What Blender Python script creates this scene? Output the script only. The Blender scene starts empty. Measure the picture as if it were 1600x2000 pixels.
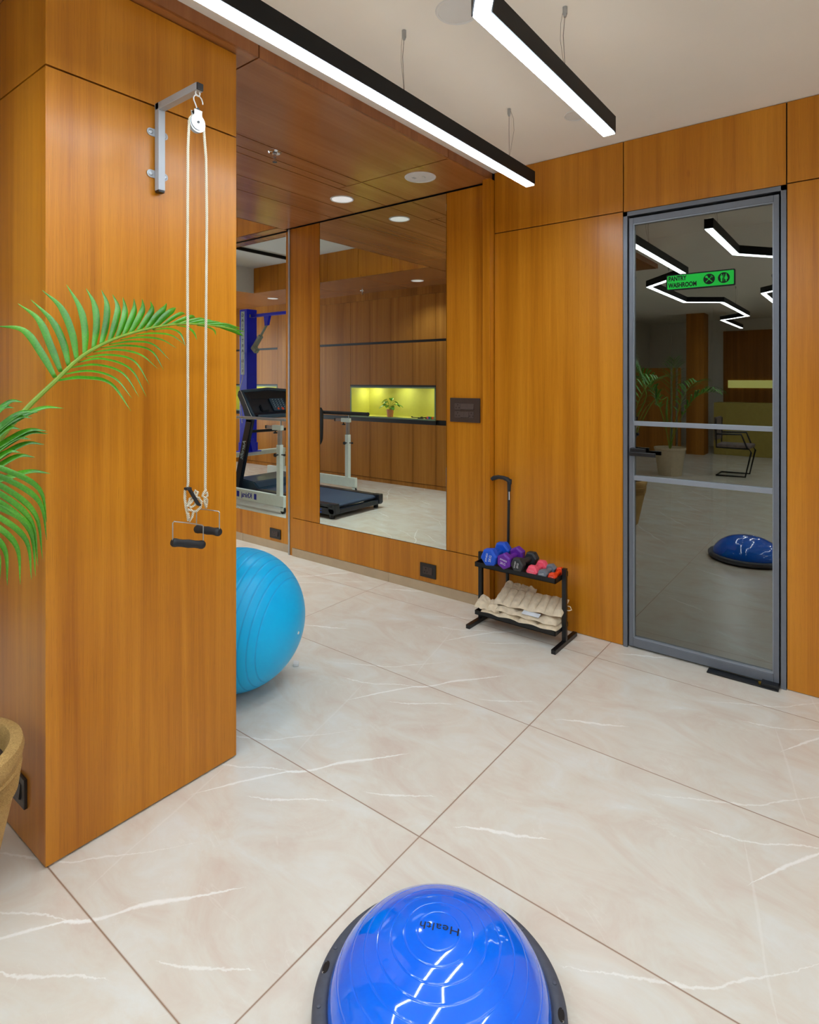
import bpy, bmesh, math, random
from mathutils import Vector, Matrix
random.seed(7)
S = bpy.context.scene
COL = S.collection
PI = math.pi

# ---------------------------------------------------------------- camera
CAM_H = 1.5
cam = bpy.data.cameras.new('camera')
cam.sensor_fit = 'HORIZONTAL'; cam.sensor_width = 36.0
cam.lens = 36.0 * 1162.0 / 1600.0
cam.shift_x = 0.0
cam.shift_y = -(1000.0 - 742.7) / 1600.0
cam.clip_start = 0.02; cam.clip_end = 60
co = bpy.data.objects.new('camera', cam); COL.objects.link(co)
co.location = (0, 0, CAM_H)
co.rotation_euler = (PI / 2, 0, math.atan(898.2 / 1162.0))
S.camera = co
# ---------------------------------------------------------------- world, exposure
w = bpy.data.worlds.new('world'); S.world = w; w.use_nodes = True
w.node_tree.nodes['Background'].inputs[0].default_value = (1, 0.95, 0.9, 1)
w.node_tree.nodes['Background'].inputs[1].default_value = 0.02
S.view_settings.view_transform = 'Standard'
S.view_settings.look = 'None'
S.view_settings.exposure = 0.0
S.view_settings.gamma = 1.0
S.view_settings.use_curve_mapping = False
LAMP = 37.0      # strength of the pendant diffusers
WINDOW_FILL = 5.5     # daylight of a window added out of view to brighten the alcove
PANEL_FILL = 19.0     # watts of the unseen light added in the cove to brighten the alcove
SPOT = 26.0      # watts of each soffit downlight
NICHE = 26.0

# ---------------------------------------------------------------- node helpers
def s2l(c):
    return tuple((x / 255.0 / 12.92) if x / 255.0 <= 0.04045 else ((x / 255.0 + 0.055) / 1.055) ** 2.4 for x in c)

class NT:
    def __init__(self, name):
        self.m = bpy.data.materials.new(name); self.m.use_nodes = True
        self.t = self.m.node_tree; self.b = self.t.nodes['Principled BSDF']
        self.out = self.t.nodes['Material Output']
    def n(self, kind, **kw):
        nd = self.t.nodes.new(kind)
        for k, v in kw.items(): setattr(nd, k, v)
        return nd
    def l(self, a, b): self.t.links.new(a, b)
    def math(self, op, a, b=None, c=None, clamp=False):
        nd = self.n('ShaderNodeMath', operation=op); nd.use_clamp = clamp
        for i, x in enumerate((a, b, c)):
            if x is None: continue
            if isinstance(x, (int, float)): nd.inputs[i].default_value = x
            else: self.l(x, nd.inputs[i])
        return nd.outputs[0]
    def mix(self, f, a, b, mode='MIX'):
        nd = self.n('ShaderNodeMix', data_type='RGBA', blend_type=mode)
        for i, x in ((0, f), (6, a), (7, b)):
            if isinstance(x, (int, float)): nd.inputs[i].default_value = x
            elif isinstance(x, tuple): nd.inputs[i].default_value = (*x[:3], 1)
            else: self.l(x, nd.inputs[i])
        return nd.outputs[2]
    def ramp(self, f, stops):
        nd = self.n('ShaderNodeValToRGB'); cr = nd.color_ramp
        while len(cr.elements) < len(stops): cr.elements.new(0.5)
        for e, (p, c) in zip(cr.elements, stops):
            e.position = p; e.color = (*c, 1) if len(c) == 3 else c
        self.l(f, nd.inputs[0]); return nd.outputs[0]
    def coords(self, scale=(1, 1, 1), rot=(0, 0, 0), loc=(0, 0, 0), kind='Object'):
        tc = self.n('ShaderNodeTexCoord'); mp = self.n('ShaderNodeMapping')
        mp.inputs['Scale'].default_value = scale; mp.inputs['Rotation'].default_value = rot; mp.inputs['Location'].default_value = loc
        self.l(tc.outputs[kind], mp.inputs[0]); return mp.outputs[0]
    def noise(self, vec, scale, detail=3, rough=0.5, dist=0.0):
        nd = self.n('ShaderNodeTexNoise'); nd.inputs['Scale'].default_value = scale; nd.inputs['Detail'].default_value = detail
        nd.inputs['Roughness'].default_value = rough; nd.inputs['Distortion'].default_value = dist
        self.l(vec, nd.inputs['Vector']); return nd.outputs[0]
    def bump(self, h, strength=0.1, dist=0.01):
        nd = self.n('ShaderNodeBump'); nd.inputs['Strength'].default_value = strength; nd.inputs['Distance'].default_value = dist
        self.l(h, nd.inputs['Height']); self.l(nd.outputs[0], self.b.inputs['Normal'])

def setp(b, **kw):
    for k, v in kw.items():
        k = {'base': 'Base Color', 'rough': 'Roughness', 'metal': 'Metallic', 'spec': 'Specular IOR Level', 'coat': 'Coat Weight',
             'coatr': 'Coat Roughness', 'emit': 'Emission Color', 'estr': 'Emission Strength', 'trans': 'Transmission Weight', 'sheen': 'Sheen Weight', 'sub': 'Subsurface Weight'}[k]
        if isinstance(v, tuple): v = (*v[:3], 1)
        b.inputs[k].default_value = v

def plain(name, rgb, rough=0.5, metal=0.0, spec=0.5, coat=0.0, var=0.06, vscale=25.0, bump=0.0, coatr=0.05):
    """small-variation procedural material"""
    t = NT(name); c = s2l(rgb); setp(t.b, rough=rough, metal=metal, spec=spec, coat=coat, coatr=coatr)
    v = t.coords(); nz = t.noise(v, vscale, 4)
    lo = tuple(max(0, x * (1 - var)) for x in c); hi = tuple(min(1, x * (1 + var)) for x in c)
    t.l(t.ramp(nz, [(0.3, lo), (0.7, hi)]), t.b.inputs['Base Color'])
    if bump: t.bump(nz, bump, 0.002)
    return t.m

def wood(name, grain='Z', dark=(160, 92, 12), mid=(192, 120, 22), light=(214, 142, 38), rough=0.3, spec=0.42, coat=0.0):
    t = NT(name); setp(t.b, rough=rough, spec=spec, coat=coat, coatr=0.12)
    def sc(across, along):
        return {'Z': (across, across, along), 'Y': (across, along, across), 'X': (along, across, across)}[grain]
    broad = t.noise(t.coords(sc(5.0, 0.16)), 1.0, 3, 0.55, 0.3)
    mid_n = t.noise(t.coords(sc(22.0, 0.55), loc=(3, 7, 1)), 1.0, 4, 0.6, 0.6)
    fine = t.noise(t.coords(sc(260.0, 3.5)), 1.0, 3, 0.7)
    pores = t.noise(t.coords(sc(420.0, 14.0), loc=(9, 2, 5)), 1.0, 2, 0.6)
    f = t.math('ADD', t.math('MULTIPLY', broad, 0.5), t.math('MULTIPLY', mid_n, 0.38))
    f = t.math('ADD', f, t.math('MULTIPLY', fine, 0.16))
    c = t.ramp(f, [(0.36, s2l(dark)), (0.5, s2l(mid)), (0.66, s2l(light))])
    pm = t.ramp(pores, [(0.30, (0.72, 0.72, 0.72)), (0.42, (1, 1, 1))])
    c = t.mix(0.55, c, pm, 'MULTIPLY')
    kn = t.noise(t.coords(sc(9.0, 4.0), loc=(1, 4, 8)), 1.0, 1, 0.4)
    km = t.ramp(kn, [(0.79, (1, 1, 1)), (0.84, (0.55, 0.42, 0.35))])
    c = t.mix(0.8, c, km, 'MULTIPLY')
    t.l(c, t.b.inputs['Base Color'])
    t.bump(fine, 0.03, 0.001)
    return t.m

# ---------------------------------------------------------------- materials
M = {}
M['wood'] = wood('orange_wood_laminate')
M['wood_dark'] = wood('far_wood_laminate', dark=(140, 86, 26), mid=(168, 108, 38), light=(188, 126, 50), rough=0.42, spec=0.25)
M['soffit'] = wood('soffit_wood_laminate', grain='Y', dark=(150, 92, 50), mid=(166, 106, 60), light=(180, 120, 72), rough=0.24, spec=0.8, coat=0.3)
M['fascia'] = wood('fascia_wood_laminate', dark=(132, 78, 40), mid=(150, 92, 50), light=(166, 106, 62), rough=0.3)
M['gap'] = plain('shadow_gap', (26, 17, 12), 0.8)
M['white'] = plain('ceiling_paint', (242, 236, 226), 0.9, var=0.012, vscale=3)
M['wallpaint'] = plain('wall_paint', (228, 222, 210), 0.9, var=0.02)
M['coolwhite'] = plain('alcove_ceiling_paint', (222, 226, 226), 0.9, var=0.01)
M['black'] = plain('black_powder_coat', (15, 15, 18), 0.38, var=0.1)
M['blacksat'] = plain('black_housing', (5, 5, 6), 0.5, spec=0.25, var=0.08)
M['rubber'] = plain('black_rubber', (30, 31, 34), 0.62, var=0.12, bump=0.1)
M['greyrubber'] = plain('grey_platform_rubber', (80, 83, 94), 0.55, var=0.12, vscale=60, bump=0.12)
M['frame'] = plain('grey_door_aluminium', (112, 117, 127), 0.42, metal=0.35, var=0.03)
M['framelight'] = plain('light_door_aluminium', (142, 148, 158), 0.4, metal=0.35, var=0.03)
M['plate'] = plain('brown_grey_switch_plastic', (66, 52, 47), 0.42, var=0.03)
M['plate2'] = plain('switch_module_plastic', (84, 72, 68), 0.35, var=0.04)
M['blackplate'] = plain('black_socket_plastic', (34, 30, 29), 0.35, var=0.05)
M['steel'] = plain('brushed_steel', (176, 180, 184), 0.35, metal=0.85, var=0.06)
M['greypaint'] = plain('grey_painted_steel', (176, 179, 184), 0.42, metal=0.1, var=0.03)
M['zinc'] = plain('worn_white_zinc', (214, 214, 208), 0.4, metal=0.25, var=0.12, vscale=90)
M['chrome'] = plain('chrome', (210, 212, 215), 0.12, metal=1.0, var=0.02)
M['wire'] = plain('thin_cable', (120, 108, 100), 0.4, metal=0.4)
M['whitepl'] = plain('white_plastic', (225, 224, 222), 0.45, var=0.01)
M['rope'] = None
M['skirt'] = plain('beige_skirting_stone', (190, 168, 138), 0.42, var=0.08, vscale=9)
M['bluerub'] = plain('blue_vinyl_dumbbell', (8, 82, 205), 0.5, var=0.04, vscale=200, bump=0.15)
M['purple'] = plain('purple_vinyl_dumbbell', (104, 34, 160), 0.5, var=0.04, vscale=200, bump=0.15)
M['dkgrey'] = plain('charcoal_vinyl_dumbbell', (46, 48, 50), 0.55, var=0.06, vscale=200, bump=0.15)
M['pink'] = plain('pink_vinyl_dumbbell', (250, 92, 118), 0.5, var=0.03, vscale=200, bump=0.15)
M['ltgrey'] = plain('grey_vinyl_dumbbell', (112, 120, 130), 0.5, var=0.04, vscale=200, bump=0.15)
M['orange'] = plain('orange_vinyl_dumbbell', (238, 68, 16), 0.5, var=0.03, vscale=200, bump=0.15)
M['letter'] = plain('white_lettering', (225, 225, 228), 0.5)
M['pinkletter'] = plain('pale_pink_lettering', (255, 170, 180), 0.5)
M['darkletter'] = plain('dark_lettering', (18, 24, 50), 0.5)
M['canvas'] = plain('beige_canvas', (222, 204, 176), 0.85, var=0.10, vscale=40, bump=0.5)
M['whitecloth'] = plain('white_tape', (222, 226, 232), 0.8)
M['green'] = plain('green_sign_face', (0, 196, 56), 0.4, spec=0.2, var=0.02)
M['signblack'] = plain('sign_black', (12, 22, 16), 0.6, spec=0.2)
M['potm'] = None
M['soil'] = plain('dark_soil', (60, 44, 32), 0.95, var=0.3, bump=0.8)
M['stem'] = plain('palm_stem', (120, 150, 40), 0.5, var=0.12, vscale=30)
M['dryleaf'] = plain('dry_leaf_tip', (190, 160, 116), 0.7, var=0.15)
M['lime'] = plain('lime_niche_laminate', (214, 212, 112), 0.5, var=0.02)
M['nicheframe'] = plain('grey_green_niche_edge', (120, 142, 112), 0.5)
M['blacktrim'] = plain('black_groove', (10, 11, 16), 0.5)
M['bluepaint'] = plain('royal_blue_paint', (0, 34, 232), 0.4, var=0.05)
M['whitepaint'] = plain('white_painted_steel', (226, 236, 230), 0.4, var=0.03)
M['actuator'] = plain('grey_green_actuator', (150, 170, 165), 0.4)
M['belt'] = plain('treadmill_belt', (48, 66, 92), 0.6, var=0.15, vscale=80, bump=0.1)
M['tmblack'] = plain('treadmill_plastic', (20, 26, 38), 0.35)
M['tmteal'] = plain('treadmill_console_trim', (44, 66, 86), 0.35)
M['decal'] = plain('pale_blue_decal', (176, 205, 214), 0.4)
M['decalblue'] = plain('blue_decal', (14, 30, 170), 0.4)
M['redbtn'] = plain('orange_red_button', (214, 72, 30), 0.4)
M['terracotta'] = plain('dusty_pink_pot', (208, 140, 122), 0.7)
M['leafg'] = plain('bright_plant_leaf', (70, 150, 50), 0.35, var=0.35, vscale=30)
M['edge'] = plain('mirror_edge', (120, 140, 150), 0.2, metal=0.5)
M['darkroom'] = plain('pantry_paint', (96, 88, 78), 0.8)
M['seatfab'] = plain('grey_seat_fabric', (120, 104, 98), 0.6, var=0.2)
M['beigepot'] = plain('beige_ceramic', (200, 180, 150), 0.6)
M['yellow'] = plain('olive_yellow_panel', (170, 150, 70), 0.6)

def rope_mat():
    t = NT('twisted_cotton_rope'); setp(t.b, rough=0.85)
    wv = t.n('ShaderNodeTexWave', wave_type='BANDS', bands_direction='DIAGONAL'); wv.inputs['Scale'].default_value = 90; wv.inputs['Distortion'].default_value = 0.6
    t.l(t.coords(), wv.inputs['Vector'])
    t.l(t.ramp(wv.outputs[0], [(0.1, s2l((176, 160, 132))), (0.6, s2l((236, 226, 204)))]), t.b.inputs['Base Color'])
    t.bump(wv.outputs[0], 0.5, 0.002); return t.m
M['rope'] = rope_mat()

def pot_mat():
    t = NT('ribbed_sandstone_pot'); setp(t.b, rough=0.8)
    n1 = t.noise(t.coords(), 260, 3, 0.7); n2 = t.noise(t.coords(), 6, 3)
    f = t.math('ADD', t.math('MULTIPLY', n1, 0.6), t.math('MULTIPLY', n2, 0.4))
    t.l(t.ramp(f, [(0.35, s2l((154, 120, 66))), (0.65, s2l((212, 174, 108)))]), t.b.inputs['Base Color'])
    t.bump(n1, 0.4, 0.002); return t.m
M['potm'] = pot_mat()

def mirror_mat():
    t = NT('wall_mirror_silver'); setp(t.b, base=(0.66, 0.70, 0.67), metal=1.0, rough=0.0)
    v = t.coords(); nz = t.noise(v, 1.5, 2)
    t.l(t.ramp(nz, [(0.0, (0.74, 0.80, 0.76)), (1.0, (0.77, 0.82, 0.78))]), t.b.inputs['Base Color'])
    return t.m
M['mirror'] = mirror_mat()

def tinted_glass():
    t = NT('tinted_reflective_glass'); t.t.nodes.remove(t.b)
    g = t.n('ShaderNodeBsdfGlossy'); g.inputs['Roughness'].default_value = 0.004
    nz = t.noise(t.coords(), 2.0, 2)
    t.l(t.ramp(nz, [(0.2, (0.18, 0.185, 0.17)), (0.8, (0.195, 0.20, 0.185))]), g.inputs['Color'])
    tr = t.n('ShaderNodeBsdfTransparent'); tr.inputs['Color'].default_value = (0.30, 0.29, 0.27, 1)
    ad = t.n('ShaderNodeAddShader'); t.l(g.outputs[0], ad.inputs[0]); t.l(tr.outputs[0], ad.inputs[1])
    t.l(ad.outputs[0], t.out.inputs[0]); return t.m
M['glass'] = tinted_glass()

def clear_glass():
    t = NT('clear_glass'); setp(t.b, base=(0.95, 1, 0.98), rough=0.0, trans=1.0); return t.m

def emit(name, col, strength):
    t = NT(name); setp(t.b, base=(0.8, 0.8, 0.8), emit=col, estr=strength); return t.m
M['lamp'] = emit('lamp_diffuser', (0.86, 0.985, 1.10), LAMP)
M['uplight'] = emit('added_uplight_glow', (1.0, 0.95, 0.86), 1.7)  # weak upward glow added to brighten the ceiling
M['lampdim'] = emit('lit_downlight_disc', (1.0, 0.98, 1.0), 0.42)
M['window_glow'] = emit('added_window_glow', (0.78, 0.88, 1.0), WINDOW_FILL)  # glow of the added far window
M['nled'] = emit('niche_led', (1.0, 0.98, 0.62), NICHE * 6)

def leaf_mat():
    t = NT('palm_leaflet'); setp(t.b, rough=0.36, spec=0.6)
    nz = t.noise(t.coords(), 9, 3); fi = t.noise(t.coords((1, 60, 60)), 4, 2)
    f = t.math('ADD', t.math('MULTIPLY', nz, 0.7), t.math('MULTIPLY', fi, 0.3))
    t.l(t.ramp(f, [(0.3, s2l((34, 98, 10))), (0.55, s2l((72, 150, 18))), (0.75, s2l((112, 176, 50)))]), t.b.inputs['Base Color'])
    return t.m
M['leaf'] = leaf_mat()

def floor_mat():
    t = NT('marble_floor_tiles'); setp(t.b, rough=0.3, spec=0.45)
    tc = t.n('ShaderNodeTexCoord'); sep = t.n('ShaderNodeSeparateXYZ'); t.l(tc.outputs['Object'], sep.inputs[0])
    TX, TY = 1.66, 0.7985
    ox = t.math('ADD', sep.outputs[0], 1.17 + TX * 20); oy = t.math('ADD', sep.outputs[1], -1.567 + TY * 40)
    lx = t.math('MODULO', ox, TX); ly = t.math('MODULO', oy, TY)
    # grout distance
    dx = t.math('MINIMUM', lx, t.math('SUBTRACT', TX, lx)); dy = t.math('MINIMUM', ly, t.math('SUBTRACT', TY, ly))
    gd = t.math('MINIMUM', dx, dy)
    grout = t.math('SUBTRACT', 1.0, t.math('SMOOTH_MIN', t.math('MULTIPLY', gd, 240.0), 1.0, 0.3), clamp=True)
    # cloudy marble in tile space, so that every tile carries the same print
    cmb = t.n('ShaderNodeCombineXYZ'); t.l(lx, cmb.inputs[0]); t.l(ly, cmb.inputs[1])
    mp = t.n('ShaderNodeMapping'); mp.inputs['Rotation'].default_value = (0, 0, 0.7); mp.inputs['Scale'].default_value = (2.0, 3.4, 1); t.l(cmb.outputs[0], mp.inputs[0])
    cl = t.noise(mp.outputs[0], 1.5, 6, 0.66, 0.9)
    cl2 = t.noise(tc.outputs['Object'], 1.1, 4, 0.6)
    cf = t.math('ADD', t.math('MULTIPLY', cl, 0.75), t.math('MULTIPLY', cl2, 0.25))
    base = t.ramp(cf, [(0.34, s2l((220, 203, 188))), (0.5, s2l((226, 218, 204))), (0.64, s2l((230, 228, 220)))])
    # faint random vein web
    mp2 = t.n('ShaderNodeMapping'); mp2.inputs['Rotation'].default_value = (0, 0, 0.7); mp2.inputs['Scale'].default_value = (1.0, 2.6, 1); t.l(cmb.outputs[0], mp2.inputs[0])
    vn = t.noise(mp2.outputs[0], 1.7, 5, 0.6, 1.0)
    web = t.math('SUBTRACT', 1.0, t.math('MULTIPLY', t.math('ABSOLUTE', t.math('SUBTRACT', vn, 0.5)), 130.0), clamp=True)
    mk = t.noise(cmb.outputs[0], 3.1, 3); mk = t.math('MULTIPLY', t.math('SUBTRACT', mk, 0.48), 5.0, clamp=True)
    web = t.math('MULTIPLY', t.math('MULTIPLY', web, mk), 0.4)
    base = t.mix(web, base, s2l((246, 242, 232)))
    # the printed white veins: y = f(x) inside a tile
    wig = t.math('MULTIPLY', t.math('SUBTRACT', t.noise(cmb.outputs[0], 34, 4, 0.7), 0.5), 0.03)
    wv = t.noise(cmb.outputs[0], 12, 3)
    def vein(pts, width, strength):
        nonlocal base
        fc = t.n('ShaderNodeFloatCurve'); cu = fc.mapping.curves[0]
        fc.mapping.use_clip = False
        X0, X1 = pts[0][0], pts[-1][0]
        cu.points[0].location = (pts[0][0] / TX, pts[0][1] / 1.2); cu.points[1].location = (pts[-1][0] / TX, pts[-1][1] / 1.2)
        for (px, py) in pts[1:-1]: cu.points.new(px / TX, py / 1.2)
        for p in cu.points: p.handle_type = 'AUTO_CLAMPED'
        fc.mapping.update()
        t.l(t.math('DIVIDE', lx, TX), fc.inputs['Value'])
        fy = t.math('ADD', t.math('MULTIPLY', fc.outputs[0], 1.2), wig)
        d = t.math('SUBTRACT', t.math('MODULO', t.math('ADD', t.math('SUBTRACT', ly, fy), TY * 3.5), TY), TY / 2)
        d = t.math('ABSOLUTE', d)
        u = t.math('DIVIDE', t.math('SUBTRACT', lx, X0), X1 - X0)
        tap = t.math('MULTIPLY', t.math('MULTIPLY', u, t.math('SUBTRACT', 1.0, u)), 4.0)
        tap = t.math('MAXIMUM', tap, 0.0)
        wd = t.math('MULTIPLY', t.math('MULTIPLY', tap, t.math('ADD', wv, 0.1)), width * 2)
        wd = t.math('MAXIMUM', wd, 0.0001)
        m = t.math('SUBTRACT', 1.6, t.math('DIVIDE', d, wd), clamp=True)
        ins = t.math('MULTIPLY', t.math('GREATER_THAN', lx, X0), t.math('LESS_THAN', lx, X1))
        m = t.math('MULTIPLY', t.math('MULTIPLY', m, ins), strength)
        base = t.mix(m, base, s2l((250, 248, 242)))
    vein([(0.88, 0.44), (0.982, 0.622), (1.022, 0.683), (1.066, 0.748), (1.12, 0.795)], 0.007, 0.85)
    vein([(0.70, 0.60), (0.861, 0.638), (0.999, 0.725), (1.093, 0.767), (1.12, 0.79)], 0.003, 0.7)
    vein([(1.03, 0.70), (1.066, 0.748), (1.093, 0.770), (1.128, 0.806), (1.189, 0.912), (1.261, 0.993), (1.372, 1.13)], 0.008, 0.85)
    vein([(1.05, 0.57), (1.151, 0.623), (1.245, 0.699), (1.328, 0.749)], 0.004, 0.7)
    vein([(1.368, 0.047), (1.438, 0.079), (1.51, 0.128), (1.596, 0.189)], 0.004, 0.65)
    vein([(0.06, 0.105), (0.151, 0.157), (0.25, 0.20), (0.352, 0.256)], 0.005, 0.8)
    vein([(0.53, 0.666), (0.639, 0.724), (0.747, 0.783), (0.852, 0.841), (0.919, 0.917), (1.008, 1.01), (1.12, 1.16)], 0.0035, 0.6)
    vein([(0.84, 0.66), (0.92, 0.364), (0.968, 0.165), (1.01, 0.03)], 0.012, 0.22)
    base = t.mix(grout, base, s2l((142, 104, 74)))
    t.l(base, t.b.inputs['Base Color'])
    rr = t.math('ADD', t.math('MULTIPLY', cl, 0.10), 0.2); rr = t.math('ADD', rr, t.math('MULTIPLY', grout, 0.4))
    t.l(rr, t.b.inputs['Roughness'])
    return t.m
M['floor'] = floor_mat()

def gym_ball_mat():
    t = NT('sky_blue_pvc'); setp(t.b, rough=0.36, spec=0.35)
    nz = t.noise(t.coords(), 3, 3)
    t.l(t.ramp(nz, [(0.2, s2l((0, 184, 250))), (0.8, s2l((2, 194, 254)))]), t.b.inputs['Base Color']); return t.m
M['gymball'] = gym_ball_mat()
M['groove'] = plain('ball_groove', (0, 168, 238), 0.5)
def bosu_mat():
    t = NT('glossy_blue_vinyl'); setp(t.b, rough=0.07, spec=0.6, coat=0.7, coatr=0.03)
    nz = t.noise(t.coords(), 5, 3)
    t.l(t.ramp(nz, [(0.2, s2l((0, 106, 250))), (0.8, s2l((0, 116, 254)))]), t.b.inputs['Base Color'])
    b2 = t.noise(t.coords(), 14, 2); t.bump(b2, 0.03, 0.004); return t.m
M['bosu'] = bosu_mat()

# ---------------------------------------------------------------- mesh helpers
class B:
    """collects primitives into one bmesh"""
    def __init__(self): self.bm = bmesh.new()
    def box(self, x0, x1, y0, y1, z0, z1, bev=0.0):
        r = bmesh.ops.create_cube(self.bm, size=1.0)
        vs = r['verts']
        for v in vs:
            v.co = Vector(((x0 + x1) / 2 + v.co.x * (x1 - x0), (y0 + y1) / 2 + v.co.y * (y1 - y0), (z0 + z1) / 2 + v.co.z * (z1 - z0)))
        if bev > 0:
            es = list({e for v in vs for e in v.link_edges})
            bmesh.ops.bevel(self.bm, geom=es, offset=bev, segments=2, affect='EDGES', profile=0.6)
        return self
    def prism(self, pts, d, bev=0.0):
        """pts: planar 3-D outline, extruded by vector d"""
        d = Vector(d); a = [self.bm.verts.new(p) for p in pts]; b = [self.bm.verts.new(Vector(p) + d) for p in pts]
        n = len(pts); fs = [self.bm.faces.new(a), self.bm.faces.new(b[::-1])]
        for i in range(n): fs.append(self.bm.faces.new((a[i], b[i], b[(i + 1) % n], a[(i + 1) % n])))
        bmesh.ops.recalc_face_normals(self.bm, faces=fs)
        if bev > 0:
            es = list({e for f in fs for e in f.edges})
            bmesh.ops.bevel(self.bm, geom=es, offset=bev, segments=2, affect='EDGES')
        return self
    def tube(self, pts, r, seg=12, caps=True, closed=False):
        pts = [Vector(p) for p in pts]; n = len(pts); rings = []
        rr = r if isinstance(r, (list, tuple)) else [r] * n
        up = None
        for i, p in enumerate(pts):
            if closed: tg = pts[(i + 1) % n] - pts[i - 1]
            else: tg = pts[min(i + 1, n - 1)] - pts[max(i - 1, 0)]
            tg.normalize()
            if up is None:
                up = Vector((0, 0, 1)) if abs(tg.z) < 0.9 else Vector((1, 0, 0))
            s = tg.cross(up)
            if s.length < 1e-6: s = tg.orthogonal()
            s.normalize(); up = s.cross(tg).normalized()
            rings.append([self.bm.verts.new(p + (s * math.cos(2 * PI * k / seg) + up * math.sin(2 * PI * k / seg)) * rr[i]) for k in range(seg)])
        m = n if closed else n - 1
        for i in range(m):
            a, b = rings[i], rings[(i + 1) % n]
            for k in range(seg): self.bm.faces.new((a[k], a[(k + 1) % seg], b[(k + 1) % seg], b[k]))
        if caps and not closed:
            self.bm.faces.new(rings[0][::-1]); self.bm.faces.new(rings[-1])
        return self
    def cyl(self, p0, p1, r0, r1=None, seg=24):
        return self.tube([p0, p1], [r0, r0 if r1 is None else r1], seg)
    def lathe(self, prof, c=(0, 0, 0), axis=(0, 0, 1), seg=64, closed=False):
        c = Vector(c); q = Vector((0, 0, 1)).rotation_difference(Vector(axis).normalized())
        rings = []
        for (r, h) in prof:
            if r < 1e-6: rings.append([self.bm.verts.new(c + q @ Vector((0, 0, h)))])
            else: rings.append([self.bm.verts.new(c + q @ Vector((r * math.cos(2 * PI * k / seg), r * math.sin(2 * PI * k / seg), h))) for k in range(seg)])
        for i in range(len(rings) - 1 + (1 if closed else 0)):
            a, b = rings[i], rings[(i + 1) % len(rings)]
            for k in range(seg):
                k2 = (k + 1) % seg
                if len(a) == 1 and len(b) > 1: self.bm.faces.new((a[0], b[k2], b[k]))
                elif len(b) == 1 and len(a) > 1: self.bm.faces.new((a[k], a[k2], b[0]))
                elif len(a) > 1: self.bm.faces.new((a[k], a[k2], b[k2], b[k]))
        return self
    def sweep_rect(self, pts, w, h):
        """mitred horizontal rectangular profile along a plan polyline; pts (x, y), z range h"""
        P = [Vector((p[0], p[1])) for p in pts]; n = len(P); L = []; R_ = []
        for i in range(n):
            d0 = (P[i] - P[i - 1]).normalized() if i else (P[1] - P[0]).normalized()
            d1 = (P[i + 1] - P[i]).normalized() if i < n - 1 else d0
            n0 = Vector((-d0.y, d0.x)); n1 = Vector((-d1.y, d1.x)); m = (n0 + n1).normalized()
            k = w / 2 / max(0.3, m.dot(n0)); L.append(P[i] + m * k); R_.append(P[i] - m * k)
        z0, z1 = h; bm = self.bm
        v = [[bm.verts.new((L[i].x, L[i].y, z0)), bm.verts.new((R_[i].x, R_[i].y, z0)), bm.verts.new((R_[i].x, R_[i].y, z1)), bm.verts.new((L[i].x, L[i].y, z1))] for i in range(n)]
        fs = []
        for i in range(n - 1):
            for k in range(4): fs.append(bm.faces.new((v[i][k], v[i][(k + 1) % 4], v[i + 1][(k + 1) % 4], v[i + 1][k])))
        fs.append(bm.faces.new(v[0][::-1])); fs.append(bm.faces.new(v[-1]))
        bmesh.ops.recalc_face_normals(bm, faces=fs); return self

def wloc(o):
    p = Vector((0, 0, 0)); 
    while o is not None: p += o.location; o = o.parent
    return p

def obj(name, b, mat, parent=None, smooth=False, local=False, angle=35):
    """link the collected shape as ONE mesh object; coordinates are world unless local"""
    bm = b.bm if isinstance(b, B) else b
    if parent is not None and not local:
        off = wloc(parent)
        for v in bm.verts: v.co -= off
    me = bpy.data.meshes.new(name)
    bmesh.ops.recalc_face_normals(bm, faces=bm.faces[:])
    if smooth:
        for f in bm.faces: f.smooth = True
        ca = math.radians(angle)
        for e in bm.edges:
            if len(e.link_faces) == 2 and e.calc_face_angle(0) > ca: e.smooth = False
    bm.to_mesh(me); bm.free()
    for m in (mat if isinstance(mat, list) else [mat]): me.materials.append(m)
    o = bpy.data.objects.new(name, me); COL.objects.link(o)
    if parent is not None: o.parent = parent
    return o

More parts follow.
